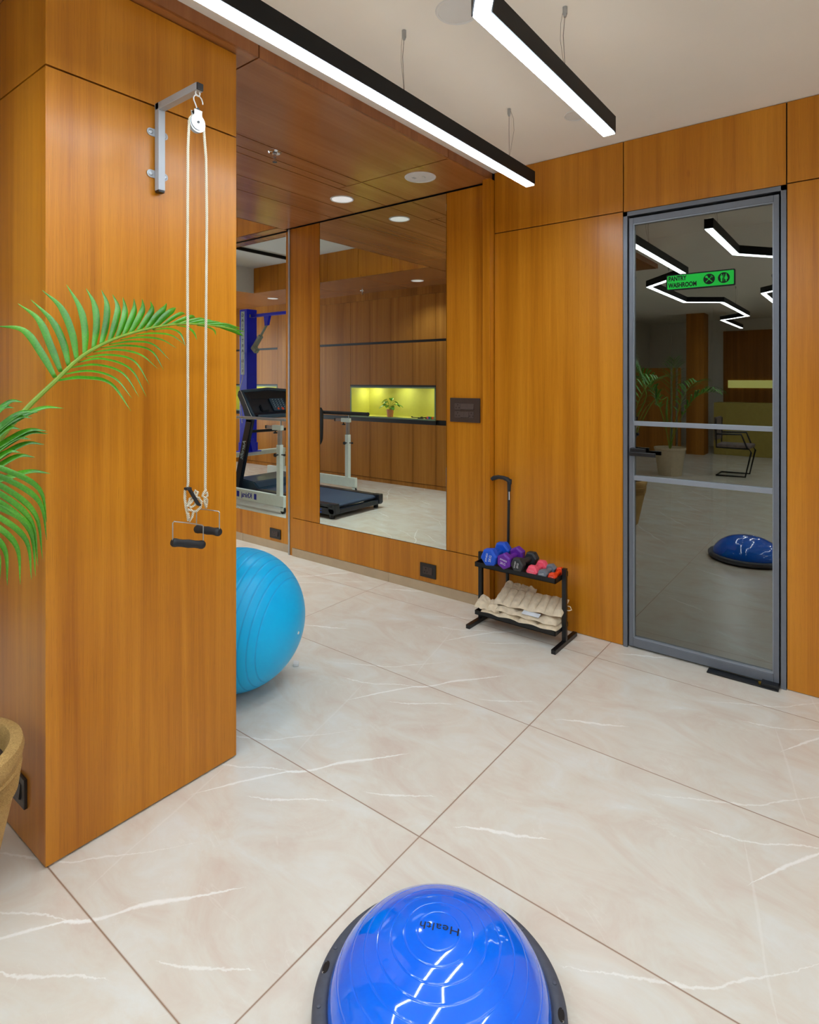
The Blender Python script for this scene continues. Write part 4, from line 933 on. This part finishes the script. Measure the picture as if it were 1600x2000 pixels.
DROOP= [[(-1.62, 0.458, 1.319), (-1.61, 0.53, 1.287), (-1.6, 0.595, 1.235), (-1.6, 0.612, 1.151)], [(-1.62, 0.458, 1.302), (-1.61, 0.53, 1.266), (-1.6, 0.595, 1.204), (-1.6, 0.612, 1.107)], [(-1.62, 0.458, 1.284), (-1.61, 0.526, 1.246), (-1.6, 0.587, 1.173), (-1.6, 0.602, 1.063)], [(-1.62, 0.458, 1.267), (-1.61, 0.522, 1.229), (-1.6, 0.578, 1.158), (-1.6, 0.592, 1.05)], [(-1.62, 0.458, 1.249), (-1.61, 0.52, 1.21), (-1.6, 0.575, 1.136), (-1.6, 0.587, 1.025)], [(-1.62, 0.458, 1.232), (-1.61, 0.519, 1.199), (-1.6, 0.573, 1.149), (-1.6, 0.585, 1.069)], [(-1.62, 0.458, 1.214), (-1.61, 0.516, 1.178), (-1.6, 0.567, 1.115), (-1.6, 0.578, 1.019)], [(-1.62, 0.458, 1.197), (-1.61, 0.506, 1.163), (-1.6, 0.547, 1.104), (-1.6, 0.554, 1.013)], [(-1.62, 0.458, 1.179), (-1.61, 0.494, 1.149), (-1.6, 0.523, 1.1), (-1.6, 0.527, 1.019)], [(-1.62, 0.458, 1.162), (-1.61, 0.487, 1.134), (-1.6, 0.509, 1.089), (-1.6, 0.51, 1.013)]]
DR_= [(-1.62, 0.458, 1.328), (-1.62, 0.458, 1.247), (-1.62, 0.458, 1.154)]
MID= [[(-1.72, 0.486, 1.34), (-1.71, 0.528, 1.403), (-1.7, 0.565, 1.445), (-1.69, 0.591, 1.445)], [(-1.72, 0.486, 1.331), (-1.71, 0.52, 1.391), (-1.7, 0.55, 1.43), (-1.69, 0.571, 1.431)], [(-1.72, 0.486, 1.323), (-1.71, 0.563, 1.385), (-1.7, 0.635, 1.426), (-1.69, 0.688, 1.426)], [(-1.72, 0.486, 1.314), (-1.71, 0.54, 1.376), (-1.7, 0.59, 1.417), (-1.69, 0.625, 1.417)], [(-1.72, 0.486, 1.306), (-1.71, 0.535, 1.365), (-1.7, 0.579, 1.405), (-1.69, 0.611, 1.404)], [(-1.72, 0.486, 1.297), (-1.71, 0.526, 1.345), (-1.7, 0.561, 1.379), (-1.69, 0.586, 1.377)], [(-1.72, 0.486, 1.288), (-1.71, 0.548, 1.337), (-1.7, 0.605, 1.371), (-1.69, 0.647, 1.368)], [(-1.72, 0.486, 1.28), (-1.71, 0.549, 1.329), (-1.7, 0.607, 1.364), (-1.69, 0.649, 1.361)], [(-1.72, 0.486, 1.271), (-1.71, 0.534, 1.319), (-1.7, 0.578, 1.352), (-1.69, 0.609, 1.35)], [(-1.72, 0.486, 1.262), (-1.71, 0.546, 1.307), (-1.7, 0.6, 1.338), (-1.69, 0.64, 1.334)], [(-1.72, 0.486, 1.254), (-1.71, 0.526, 1.293), (-1.7, 0.561, 1.321), (-1.69, 0.586, 1.318)], [(-1.72, 0.486, 1.245), (-1.71, 0.538, 1.281), (-1.7, 0.584, 1.308), (-1.69, 0.618, 1.303)], [(-1.72, 0.486, 1.236), (-1.71, 0.551, 1.252), (-1.7, 0.61, 1.266), (-1.69, 0.654, 1.257)]]
root = Vector((-2.05, 0.48, 0.42))
def rachis(par, pts, r0, r1, mat='stem'):
    c = catmull(pts, 5); n = len(c)
    return obj('rachis', B().tube(c, [r0 + (r1 - r0) * i / (n - 1) for i in range(n)], 8), M[mat], par, True)
f1 = rachis(pa, [root, (-2.03, 0.45, 0.75), (-1.93, 0.47, 1.08)] + RACHIS, 0.009, 0.0016)
for i, l in enumerate(UP): leaf_obj(f1, l, 0.020 if i < 14 else 0.013, fold=.3, tipmat=i > 2, wb=.55)
for i, l in enumerate(LO): leaf_obj(f1, l, 0.0105 if i else .016, fold=.5, nrm=(.55, -.1, .8), wb=.4)
f2 = rachis(pa, [root, (-2.0, 0.40, 0.8), (-1.86, 0.36, 1.15), (-1.74, 0.44, 1.31), (-1.66, 0.52, 1.30), DR_[0], DR_[1], DR_[2]], 0.008, 0.002)
for l in DROOP: leaf_obj(f2, l, 0.0125, fold=.25, nrm=(.8, -.55, .35), wb=.5)
f3 = rachis(pa, [root, (-2.0, 0.42, 0.8), (-1.9, 0.42, 1.1), (-1.80, 0.50, 1.24), (-1.73, 0.55, 1.28)], 0.007, 0.002)
for i, l in enumerate(MID): leaf_obj(f3, l, 0.016, fold=.4, nrm=(.6, -.4, .6), tipmat=i % 2 == 0)
def gen_frond(par, base, tip, h, n, L, w, seed, droop=.6):
    rnd = random.Random(seed); base = Vector(base); tip = Vector(tip); pts = []
    for k in range(9):
        t = k / 8; p = base.lerp(tip, t ** 1.25); p.z = base.z + (tip.z - base.z) * t + h * math.sin(PI * min(1, t * .86 + .0)) ; pts.append(p)
    fr = rachis(par, pts, 0.007, 0.0018); c = catmull(pts, 6); N = len(c)
    for i in range(n):
        k = int(N * (.34 + .64 * i / n)); p = c[min(k, N - 1)]; tg = (c[min(k + 1, N - 1)] - c[max(k - 1, 0)]).normalized()
        side = tg.cross(Vector((0, 0, 1))).normalized(); f = math.sin(PI * (.12 + .82 * i / n)) ** .7
        for s in (-1, 1):
            d = (side * s * 1.0 + tg * (.55 + .5 * i / n) + Vector((0, 0, .35 + rnd.uniform(-.1, .1)))).normalized(); l = L * f * rnd.uniform(.85, 1.1)
            leaf_obj(fr, [p, p + d * l * .4, p + d * l * .75 - Vector((0, 0, l * .12 * droop)), p + d * l - Vector((0, 0, l * .5 * droop))], w, nrm=(0, 0, 1), fold=.2, tipmat=rnd.random() < .3)
    return fr
for k, (tp, h) in enumerate((((-2.65, -0.15, 1.5), .35), ((-2.3, -0.3, 1.2), .45), ((-2.75, 0.3, 1.75), .3), ((-1.85, -0.25, 1.35), .4), ((-2.2, 0.1, 2.0), .12))):
    gen_frond(pa, root + Vector((random.uniform(-.04, .04), random.uniform(-.04, .04), 0)), tp, h, 14, .30, .020, 20 + k)
# ================================================================ CABINET WALL (seen in the mirrors)
CYF = 0.182
def cab(x0, x1, label, niche=False, bands=True, group='tall wood cabinets opposite the mirrors'):
    c = thing('storage_cabinet', ((x0 + x1) / 2, CYF - 0.28, 0), label, 'cabinet', group)
    g = 0.002; b = B()
    b.box(x0, x1, CYF - .56, CYF - .02, 0.0, 0.93) if not niche else b.box(x0, x1, CYF - .56, CYF - .02, 0.0, 0.93)
    b.box(x0, x1, CYF - .56, CYF - .02, 1.43 if niche else 0.93, 2.69)
    obj('carcass', b, M['blacktrim'], c)
    obj('plinth', B().box(x0, x1, CYF - .02, CYF - .012, 0.0, 0.055), M['wood_dark'], c)
    obj('lower_door', B().box(x0 + g, x1 - g, CYF - .02, CYF, 0.062, 0.885), M['wood_dark'], c)
    obj('upper_door', B().box(x0 + g, x1 - g, CYF - .02, CYF, 1.432 if niche else (0.955 if bands else 0.892), 2.030 if bands else 2.69), M['wood_dark'], c)
    if bands: obj('top_door', B().box(x0 + g, x1 - g, CYF - .02, CYF, 2.066, 2.690), M['wood_dark'], c)
    return c
xs = [-4.68, -5.077, -5.472, -5.877, -6.278]
cab(-4.28, -4.68 + .0, 'wood cabinet nearest the pillar, right of the lime niche') if False else None
def cab2(a, b_, *k, **kw): return cab(min(a, b_), max(a, b_), *k, **kw)
cab2(-4.28, -4.68, 'narrow wood cabinet at the right edge of the right mirror, beyond the lime niche')
for i, nm in enumerate(('rightmost', 'second from the right', 'second from the left', 'leftmost')):
    cab2(xs[i], xs[i + 1], nm + ' of the four wood cabinets around the lime niche', niche=True)
cab2(-6.278, -7.2, 'wide wood cabinet left of the lime niche, behind the treadmill')
cab2(-7.2, -8.07, 'plain wood cabinet without black grooves, right of the blue column', bands=False)
cab2(-8.07, -8.75, 'wood cabinet around the second niche, behind the blue column', niche=True)
cab2(-8.75, -9.48, 'last wood cabinet by the far west wall', niche=True)
struct('trim_5', B().box(-9.5, -4.2, CYF - .55, CYF, 2.692, ZS), M['wood_dark'])
struct('wall_cabinet_end', B().box(-4.275, -4.2, -0.4, CYF, 0, 2.692), M['wood_dark'])
def niche(x0, x1, label, led):
    n = thing('display_niche', ((x0 + x1) / 2, CYF - .2, 0.955), label, 'niche')
    z0, z1, yb = 0.957, 1.398, CYF - .42
    obj('lining', B().box(x0, x1, yb - .01, yb, z0, z1).box(x0, x1, yb, CYF - .005, z0 - .012, z0).box(x0, x1, yb, CYF - .005, z1, z1 + .012).box(x0 - .0, x0 + .012, yb, CYF - .005, z0, z1).box(x1 - .012, x1, yb, CYF - .005, z0, z1), M['lime'], n)
    obj('edge_frame', B().box(x0, x1, CYF - .005, CYF + .004, z0 - .012, z0 + .008).box(x0, x1, CYF - .005, CYF + .004, z1 - .012, z1 + .008).box(x0, x0 + .02, CYF - .005, CYF + .004, z0, z1).box(x1 - .02, x1, CYF - .005, CYF + .004, z0, z1), M['nicheframe'], n)
    obj('black_edge', B().box(x0, x1, CYF - .02, CYF - .002, z1 + .008, 1.432).box(x0, x1, CYF - .02, CYF - .002, 0.885, z0 - .012), M['blacktrim'], n)
    for x in led: obj('recessed_led', B().cyl((x, CYF - .30, z1 - .004), (x, CYF - .30, z1), .028, seg=20), M['nled'], n)
    return n
niche(-6.276, -4.682, 'lit lime-yellow niche in the cabinet wall, seen in the right mirror', (-6.1, -5.5, -4.9))
niche(-9.48, -8.072, 'lit lime-yellow niche behind the blue column, seen in the left mirror', (-8.3, -9.0))

# niche plant
pp = thing('potted_plant', (-5.62, CYF - .16, 0.957), 'small leafy plant in a dusty pink pot in the lime niche', 'potted plant')
pc = Vector((-5.62, CYF - .16, 0.957))
obj('pot', B().lathe([(0, 0), (.042, 0), (.044, .006), (.053, .10), (.056, .102), (.056, .112), (.050, .112), (.048, .10), (0, .098)], pc, seg=36), M['terracotta'], pp, True)
rnd = random.Random(3)
for i in range(13):
    a = 2 * PI * i / 13 + rnd.uniform(-.3, .3); sp_ = rnd.uniform(.05, .13); hh = rnd.uniform(.03, .17) * (1 if sp_ < .1 else .6)
    e = pc + Vector((math.cos(a) * sp_, math.sin(a) * sp_ * .7, .11 + hh)); s = pc + Vector((0, 0, .10))
    st = obj('stem', B().tube(catmull([s, s.lerp(e, .5) + Vector((0, 0, .02)), e], 4), .0018, 6), M['stem'], pp, True)
    d = Vector((math.cos(a), math.sin(a), -.35)).normalized(); sd = d.cross(Vector((0, 0, 1))).normalized(); u = sd.cross(d)
    L = rnd.uniform(.065, .09); bb = B(); rows = []
    for k in range(8):
        t = k / 7; wv_ = .038 * math.sin(PI * min(1, t * .85 + .13)) ** .8 * (1 - t * .35) if t < 1 else 0.001
        p = e + d * L * t - Vector((0, 0, .018 * t * t))
        rows.append((bb.bm.verts.new(p + sd * wv_ + u * .006), bb.bm.verts.new(p), bb.bm.verts.new(p - sd * wv_ + u * .006)))
    for r1, r2 in zip(rows, rows[1:]):
        for k in range(2): bb.bm.faces.new((r1[k], r1[k + 1], r2[k + 1], r2[k]))
    lf = obj('leaf', bb, M['leafg'], pp, True, angle=80); m = lf.modifiers.new('t', 'SOLIDIFY'); m.thickness = .0006
tag(obj('adjustable_wrench', B().cyl((-5.17, .08, .972), (-5.0, .10, .972), .006, seg=8).cyl((-5.0, .10, .972), (-4.97, .09, .972), .016, seg=8).cyl((-5.17, .08, .972), (-5.17, .08, .984), .012, seg=10), M['black']), 'dark metal tool lying in the lime niche, left of the coloured items', 'tool')
tag(obj('hand_gripper', B().tube([(-5.03, .03, .966), (-4.96, .09, .972), (-4.91, .06, .978), (-4.94, .12, .972), (-5.02, .14, .966)], .007, 8).cyl((-4.93, .08, .967), (-4.89, .10, .967), .009, seg=8), M['black']), 'black hand grip exerciser in the lime niche', 'grip exerciser')
for m, nm, x in (('pink', 'pink', -4.885), ('bluerub', 'blue', -4.857), ('leafg', 'green', -4.828), ('orange', 'orange', -4.80), ('yellow', 'olive', -4.775)):
    tag(obj('coloured_tub', B().cyl((x, .09, .957), (x, .09, .992), .0135, seg=16), M[m]), 'tiny ' + nm + ' tub standing in the row in the lime niche', 'tub', 'small coloured tubs in the lime niche')
tag(obj('pill_bottle', B().lathe([(0, 0), (.022, 0), (.022, .05), (.020, .055), (.021, .058), (.021, .078), (0, .078)], (-4.735, .09, .957), seg=20), M['orange']), 'orange bottle at the right end of the lime niche', 'bottle')

# ================================================================ TREADMILL
tm = thing('treadmill', (-5.4, 1.88, 0), 'black treadmill inside the white gait trainer frame, seen in both mirrors', 'treadmill')
x0, x1, ya, yb = -6.35, -4.55, 1.47, 2.27
obj('base_frame', B().box(x0, x1, ya, ya + .05, .045, .115, .006).box(x0, x1, yb - .05, yb, .045, .115, .006).box(x1 - .07, x1 + .01, ya, yb, .05, .10, .01).box(x0, x0 + .1, ya, yb, .04, .12, .01), M['tmblack'], tm)
obj('side_rail', B().box(x0 + .3, x1 - .02, ya - .005, ya + .085, .125, .158, .008), M['tmblack'], tm)
obj('side_rail', B().box(x0 + .3, x1 - .02, yb - .085, yb + .005, .125, .158, .008), M['tmblack'], tm)
obj('belt', B().prism([(x0 + .25, ya + .08, .105), (x1 - .06, ya + .08, .105), (x1 - .03, ya + .08, .12), (x1 - .03, ya + .08, .135), (x1 - .06, ya + .08, .15), (x0 + .25, ya + .08, .15)], (0, yb - ya - .16, 0)), M['belt'], tm)
for y in (ya, yb - .075):
    obj('roller_cap', B().box(x1 - .09, x1 + .02, y, y + .075, .06, .165, .012), M['tmblack'], tm)
    obj('foot', B().cyl((x1 - .06, y + .04, 0), (x1 - .06, y + .04, .06), .028, seg=16), M['rubber'], tm)
    obj('foot', B().cyl((x0 + .1, y + .04, 0), (x0 + .1, y + .04, .06), .032, seg=16), M['rubber'], tm)
obj('motor_hood', B().prism([(x0 - .12, ya + .03, .05), (x0 + .40, ya + .03, .05), (x0 + .40, ya + .03, .17), (x0 + .30, ya + .03, .235), (x0 - .04, ya + .03, .26), (x0 - .12, ya + .03, .20)], (0, yb - ya - .06, 0), .012), M['tmteal'], tm)
for i in range(2): obj('stripe_decal', B().prism([(-4.74, yb + .001, .085 - i * .03), (-4.93, yb + .001, .085 - i * .03), (-4.92, yb + .001, .096 - i * .03), (-4.73, yb + .001, .096 - i * .03)], (0, .001, 0)), M['bluerub'], tm)
badge = obj('badge', B().prism([(p[0], yb + .001, p[2]) for p in rrect(-5.16, -4.97, .062, .108, yb, .022)], (0, .001, 0)), M['bluerub'], tm)
text('lettering', 'AEROFIT', .034, M['letter'], badge, frame_mtx((-5.065, yb + .003, .085), (-1, 0, 0), (0, 0, 1)), .0005)
for y, s in ((yb + .005, 1), (ya - .055, -1)):
    up_ = obj('upright', B().prism([(-6.37, y, .10), (-6.25, y, .10), (-5.975, y, 1.02), (-6.095, y, 1.02)], (0, .05, 0), .008), M['tmblack'], tm)
    obj('console_arm', B().prism([(-6.09, y, .98), (-5.99, y, .98), (-5.955, y, 1.06), (-6.0, y, 1.10), (-6.10, y, 1.24), (-6.19, y, 1.35), (-6.25, y, 1.37), (-6.27, y, 1.31), (-6.17, y, 1.16)], (0, .05, 0), .008), M['tmteal'], tm)
    if s > 0:
        an = math.atan2(.92, .28)
        text('lettering', 'Aerofit', .085, M['decal'], up_, frame_mtx((-6.150, y + .0515, .64), (-math.cos(an), 0, -math.sin(an)), (-math.sin(an), 0, math.cos(an))), .0005, bold=.001)
        obj('cable', B().tube(catmull([(-6.20, y + .055, 1.38), (-6.12, y + .056, 1.27), (-5.99, y + .056, 1.08), (-5.97, y + .04, 1.06)], 5), .003, 6), M['letter'], tm, True)
cons = obj('console', B().prism([(-5.985, ya, 1.02), (-5.965, ya, 1.06), (-6.05, ya, 1.10), (-6.17, ya, 1.27), (-6.235, ya, 1.37), (-6.28, ya, 1.36), (-6.25, ya, 1.2), (-6.09, ya, 1.02)], (0, yb - ya, 0), .01), M['tmblack'], tm)
obj('front_lip', B().box(-5.99, -5.945, ya + .04, yb - .02, 1.03, 1.075, .012), M['tmteal'], cons)
obj('top_rim', B().tube([(-6.235, ya, 1.355), (-6.245, (ya + yb) / 2, 1.385), (-6.235, yb + .03, 1.355)], .022, 12), M['tmteal'], cons, True)
cd_ = Vector((-.12, 0, .17)).normalized(); cn_ = Vector((.17, 0, .12)).normalized()
def conbox(y0, y1, t0, t1, h):
    o0 = Vector((-6.05, 0, 1.10)); pts = [o0 + cd_ * t0, o0 + cd_ * t1, o0 + cd_ * t1 + cn_ * h, o0 + cd_ * t0 + cn_ * h]
    return [(p.x, y0, p.z) for p in pts], (0, y1 - y0, 0)
kp = obj('keypad', B().prism(*conbox(1.70, 1.93, .0, .19, .022), .004), M['tmteal'], cons)
kb = B()
for i in range(4):
    for j in range(5):
        yy = 1.735 + i * .05; o0 = Vector((-6.05, yy, 1.10)) + cd_ * (.055 + j * .028) + cn_ * .022
        kb.cyl(o0, o0 + cn_ * .003, .0055, seg=8)
obj('keys', kb, M['decal'], kp)
for yy in (1.78, 1.85):
    o0 = Vector((-6.05, yy, 1.10)) + cd_ * .025 + cn_ * .022; obj('start_button', B().cyl(o0, o0 + cn_ * .004, .02 if yy < 1.8 else .016, seg=16), M['redbtn'], kp)
obj('bottle_holder', B().prism(*conbox(2.0, 2.12, .0, .10, .03), .01), M['tmblack'], cons)
obj('safety_key', B().cyl((-5.955, 1.72, 1.02), (-5.935, 1.72, 1.02), .02, seg=16).tube([(-5.94, 1.72, 1.03), (-5.93, 1.735, 1.08), (-5.98, 1.74, 1.11)], .0025, 6), M['redbtn'], cons)
obj('display', B().prism(*conbox(1.52, 2.2, .20, .30, .004)), M['blacktrim'], cons)

# ================================================================ GAIT TRAINER
gt = thing('gait_trainer', (-6.2, 1.7, 0), 'white and blue body-weight gait trainer with lettered column, seen in the mirrors', 'gait trainer')
def rail(y, xe):
    return obj('base_rail', B().box(-7.3, xe, y - .025, y + .025, .075, .20, .006), M['whitepaint'], gt)
rn = rail(2.48, -5.18); rf = rail(1.0, -5.40)
# maker's lettering between two blue blocks on the near rail, reads from the mirror side
text('lettering', 'Khiraj', .085, M['decalblue'], rn, frame_mtx((-5.84, 2.5062, .137), (-1, 0, 0), (0, 0, 1)), .0006, bold=.0015)
obj('logo_block', B().box(-5.70, -5.655, 2.505, 2.5065, .105, .172), M['decalblue'], rn)
obj('logo_block', B().box(-6.03, -5.98, 2.505, 2.5065, .105, .172), M['decalblue'], rn)
def castor(x, y):
    c = obj('castor_wheel', B().cyl((x, y - .014, .034), (x, y + .014, .034), .034, seg=28), M['rubber'], gt, True)
    obj('castor_fork', B().box(x - .025, x + .025, y - .022, y - .016, .03, .078).box(x - .025, x + .025, y + .016, y + .022, .03, .078).box(x - .025, x + .025, y - .022, y + .022, .07, .078), M['whitepaint'], c)
for (x, y) in ((-5.21, 2.48), (-7.2, 2.48), (-5.43, 1.0), (-7.2, 1.0)): castor(x, y)
def post(x, y, s):
    p = obj('upright', B().box(x - .03, x + .03, y - .025, y + .025, .20, .77, .003), M['whitepaint'], gt)
    obj('inner_tube', B().box(x - .021, x + .021, y - .018, y + .018, .77, .955, .002), M['steel'], p)
    obj('clamp_knob', B().cyl((x, y + .025, .66), (x, y + .06, .66), .007, seg=10).cyl((x, y + .06, .66), (x, y + .075, .66), .022, seg=6), M['rubber'], p)
    obj('clamp_knob', B().cyl((x + .03, y, .66), (x + .07, y, .66), .006, seg=10).cyl((x + .07, y, .66), (x + .085, y, .66), .014, seg=6), M['rubber'], p)
    hb = obj('head_block', B().box(x - .11, x + .04, y - .022, y + .022, .935, .99, .003), M['whitepaint'], p)
    obj('slide_tube', B().box(x - .22, x - .11, y - .015, y + .015, .945, .98, .002), M['steel'], p)
    obj('end_plug', B().box(x - .24, x - .22, y - .018, y + .018, .943, .982, .002), M['rubber'], p)
    obj('clamp_knob', B().cyl((x - .08, y, .90), (x - .08, y, .935), .008, seg=10).cyl((x - .08, y, .895), (x - .08, y, .91), .024, seg=6), M['rubber'], p)
    obj('bar_stem', B().cyl((x + .02, y, .99), (x + .02, y, 1.04), .008, seg=10), M['steel'], p)
post(-5.27, 2.48, 1); post(-5.55, 1.0, -1)
obj('parallel_bar', B().cyl((-7.0, 2.48, 1.055), (-5.0, 2.48, 1.055), .016, seg=16), M['steel'], gt, True)
obj('padded_bar', B().cyl((-7.0, 1.0, 1.055), (-5.20, 1.0, 1.055), .024, seg=16).cyl((-5.20, 1.0, 1.055), (-5.185, 1.0, 1.055), .026, seg=16), M['rubber'], gt, True)
obj('cross_beam', B().box(-7.04, -6.93, .975, 2.505, .43, .49, .004), M['whitepaint'], gt)
for y in (1.0, 2.48): obj('beam_leg', B().box(-7.03, -6.94, y - .025, y + .025, .20, .43, .003).box(-7.08, -6.80, y - .03, y + .03, .195, .215, .002), M['whitepaint'], gt)
_before = set(bpy.data.objects)
col_ = obj('column', B().box(-7.07, -6.90, 1.45, 1.62, .55, 2.50, .006), M['bluepaint'], gt)
obj('column_foot', B().prism([(-7.09, 1.40, .49), (-6.86, 1.40, .49), (-6.86, 1.67, .49), (-7.09, 1.67, .49)], (0, 0, .012)).prism([(-6.90, 1.50, .50), (-6.84, 1.50, .50), (-6.90, 1.50, .68)], (0, .07, 0)).box(-7.08, -6.89, 1.44, 1.63, .5, .62, .004), M['bluepaint'], col_)
obj('name_strip', B().box(-7.035, -6.955, 1.620, 1.622, 1.58, 2.47), M['decal'], col_)
for i, ch in enumerate('GAIT TRAINER'):
    if ch != ' ': text('lettering', ch, .062, M['darkletter'], col_, frame_mtx((-6.995, 1.6225, 2.415 - i * .0715), (-1, 0, 0), (0, 0, 1)), .0005, bold=.0008)
boom = obj('boom_arm', B().box(-6.90, -5.8, 1.51, 1.56, 2.385, 2.425, .004), M['bluepaint'], gt)
obj('pivot', B().cyl((-6.92, 1.49, 2.405), (-6.92, 1.58, 2.405), .03, seg=20), M['steel'], boom)
obj('bracket', B().prism([(-6.62, 1.515, 2.39), (-6.50, 1.515, 2.39), (-6.54, 1.515, 2.26), (-6.60, 1.515, 2.25)], (0, .04, 0), .003), M['bluepaint'], boom)
ac = obj('actuator_rod', B().cyl((-6.57, 1.535, 2.27), (-6.72, 1.535, 2.10), .016, seg=16), M['actuator'], gt, True)
d = Vector((-6.57, 1.535, 2.27)) - Vector((-6.88, 1.56, 1.90)); d.normalize()
s = Vector((0, 1, 0)); u = d.cross(s)
q = Vector((-6.70, 1.535, 2.12))
obj('actuator_body', B().prism([q + s * .028 + u * .028, q - s * .028 + u * .028, q - s * .028 - u * .028, q + s * .028 - u * .028], -d * .20, .006), M['actuator'], ac)
q2 = q - d * .18
obj('motor', B().prism([q2 + s * .035 + u * .03, q2 - s * .035 + u * .03, q2 - s * .035 - u * .09, q2 + s * .035 - u * .09], -d * .07, .01), M['actuator'], ac)
obj('cable', B().tube(catmull([(-6.93, 1.59, 1.92), (-6.97, 1.64, 1.85), (-6.93, 1.66, 1.6), (-6.97, 1.68, 1.4), (-6.9, 1.75, 1.32), (-6.98, 1.66, 1.1), (-6.97, 1.65, .9)], 6), .005, 6), M['letter'], gt, True)
obj('cross_handle', B().cyl((-6.60, 1.0, .80), (-6.88, 1.66, .78), .02, seg=12), M['rubber'], gt, True)
for o in set(bpy.data.objects) - _before:
    if o.type == 'MESH' and o.data.name != 'cross_handle': o.data.transform(Matrix.Translation((0, 0.08, 0)))
tag(obj('support_strap', B().prism(catmull([(-6.02, 1.035, 1.12), (-5.985, 1.035, 1.05), (-5.985, 1.035, .8), (-6.0, 1.035, .66), (-6.06, 1.035, .60), (-6.12, 1.035, .66), (-6.12, 1.035, 1.05), (-6.08, 1.035, 1.13)], 4)[:-1], (0, .03, 0)), M['rubber']), 'black support strap hanging on the padded bar, left edge of the right mirror', 'strap')

# ================================================================ ROOM BEHIND THE CAMERA (seen in the door glass)
p2 = thing('potted_palm', (-2.5, -3.15, 0), 'second palm in a beige pot far behind, seen dimly in the glass door', 'potted plant')
obj('pot', B().lathe([(0, 0), (.17, 0), (.175, .02), (.225, .40), (.235, .41), (.235, .44), (.215, .44), (.21, .40), (0, .38)], (-2.5, -3.15, 0), seg=48), M['beigepot'], p2, True)
r2 = Vector((-2.5, -3.15, .38))
for k, (tp, h) in enumerate((((-1.75, -3.05, 1.12), .42), ((-2.9, -2.5, 1.5), .4), ((-2.2, -3.9, 1.3), .4), ((-3.2, -3.4, 1.3), .5), ((-2.3, -2.6, 1.75), .2))):
    gen_frond(p2, r2, tp, h, 12, .34, .03, 50 + k)
ch = thing('cantilever_chair', (-1.68, -3.75, 0), 'cantilever chair with wrapped seat far behind, seen dimly in the glass door', 'chair')
obj('frame', B().tube([(-1.90, -3.95, 1.0 - .1), (-1.90, -3.92, .45), (-1.45, -3.92, .45), (-1.42, -3.92, .40), (-1.50, -3.92, .02), (-1.9, -3.92, .015), (-1.9, -3.5, .015), (-1.50, -3.5, .02), (-1.42, -3.5, .40), (-1.45, -3.5, .45), (-1.90, -3.5, .45), (-1.90, -3.47, .90)], .0125, 10), M['black'], ch, True)
obj('seat', B().box(-1.90, -1.42, -3.93, -3.49, .455, .505, .02), M['seatfab'], ch)
obj('backrest', B().box(-1.93, -1.90, -3.93, -3.49, .56, .92, .012), M['seatfab'], ch)
obj('armrest', B().tube([(-1.90, -3.94, .66), (-1.55, -3.95, .67), (-1.47, -3.94, .46)], .014, 8).tube([(-1.90, -3.48, .66), (-1.55, -3.47, .67), (-1.47, -3.48, .46)], .014, 8), M['black'], ch, True)
# wall with reception panels behind
struct('wall_column', B().box(-2.95, -2.62, -6.6, -6.2, 0, ZC), M['wood_dark'])
ws = struct('wall_south_panels', B().box(-2.60, 3.0, -8.1, -8.08, 0, 2.6), M['wood_dark'])
n3 = thing('display_niche', (-1.9, -8.05, 1.3), 'thin lit lime niche on the far wall, seen in the glass door', 'niche')
obj('lit_panel', B().box(-2.5, -1.35, -8.06, -8.05, 1.33, 1.50), emit('lime_backlight', (0.72, 0.72, 0.10), 1.1), n3)
obj('yellow_panel', B().box(-1.25, 1.2, -8.06, -8.045, 1.0, 2.35), M['yellow'], n3)
tag(obj('reception_counter', B().box(-2.5, 1.2, -7.0, -6.5, 0, 1.05, .01), M['yellow']), 'olive counter far behind, seen dimly in the glass door', 'counter')
tag(obj('wood_screen', B().box(-3.9, -3.2, -6.0, -5.95, 0, 1.75).box(-3.15, -3.10, -6.0, -5.95, 0, 1.75).box(-3.05, -3.0, -6.0, -5.95, 0, 1.75), M['wood_dark']), 'wooden slatted screen far behind, seen dimly in the glass door', 'screen')

# pantry behind the door
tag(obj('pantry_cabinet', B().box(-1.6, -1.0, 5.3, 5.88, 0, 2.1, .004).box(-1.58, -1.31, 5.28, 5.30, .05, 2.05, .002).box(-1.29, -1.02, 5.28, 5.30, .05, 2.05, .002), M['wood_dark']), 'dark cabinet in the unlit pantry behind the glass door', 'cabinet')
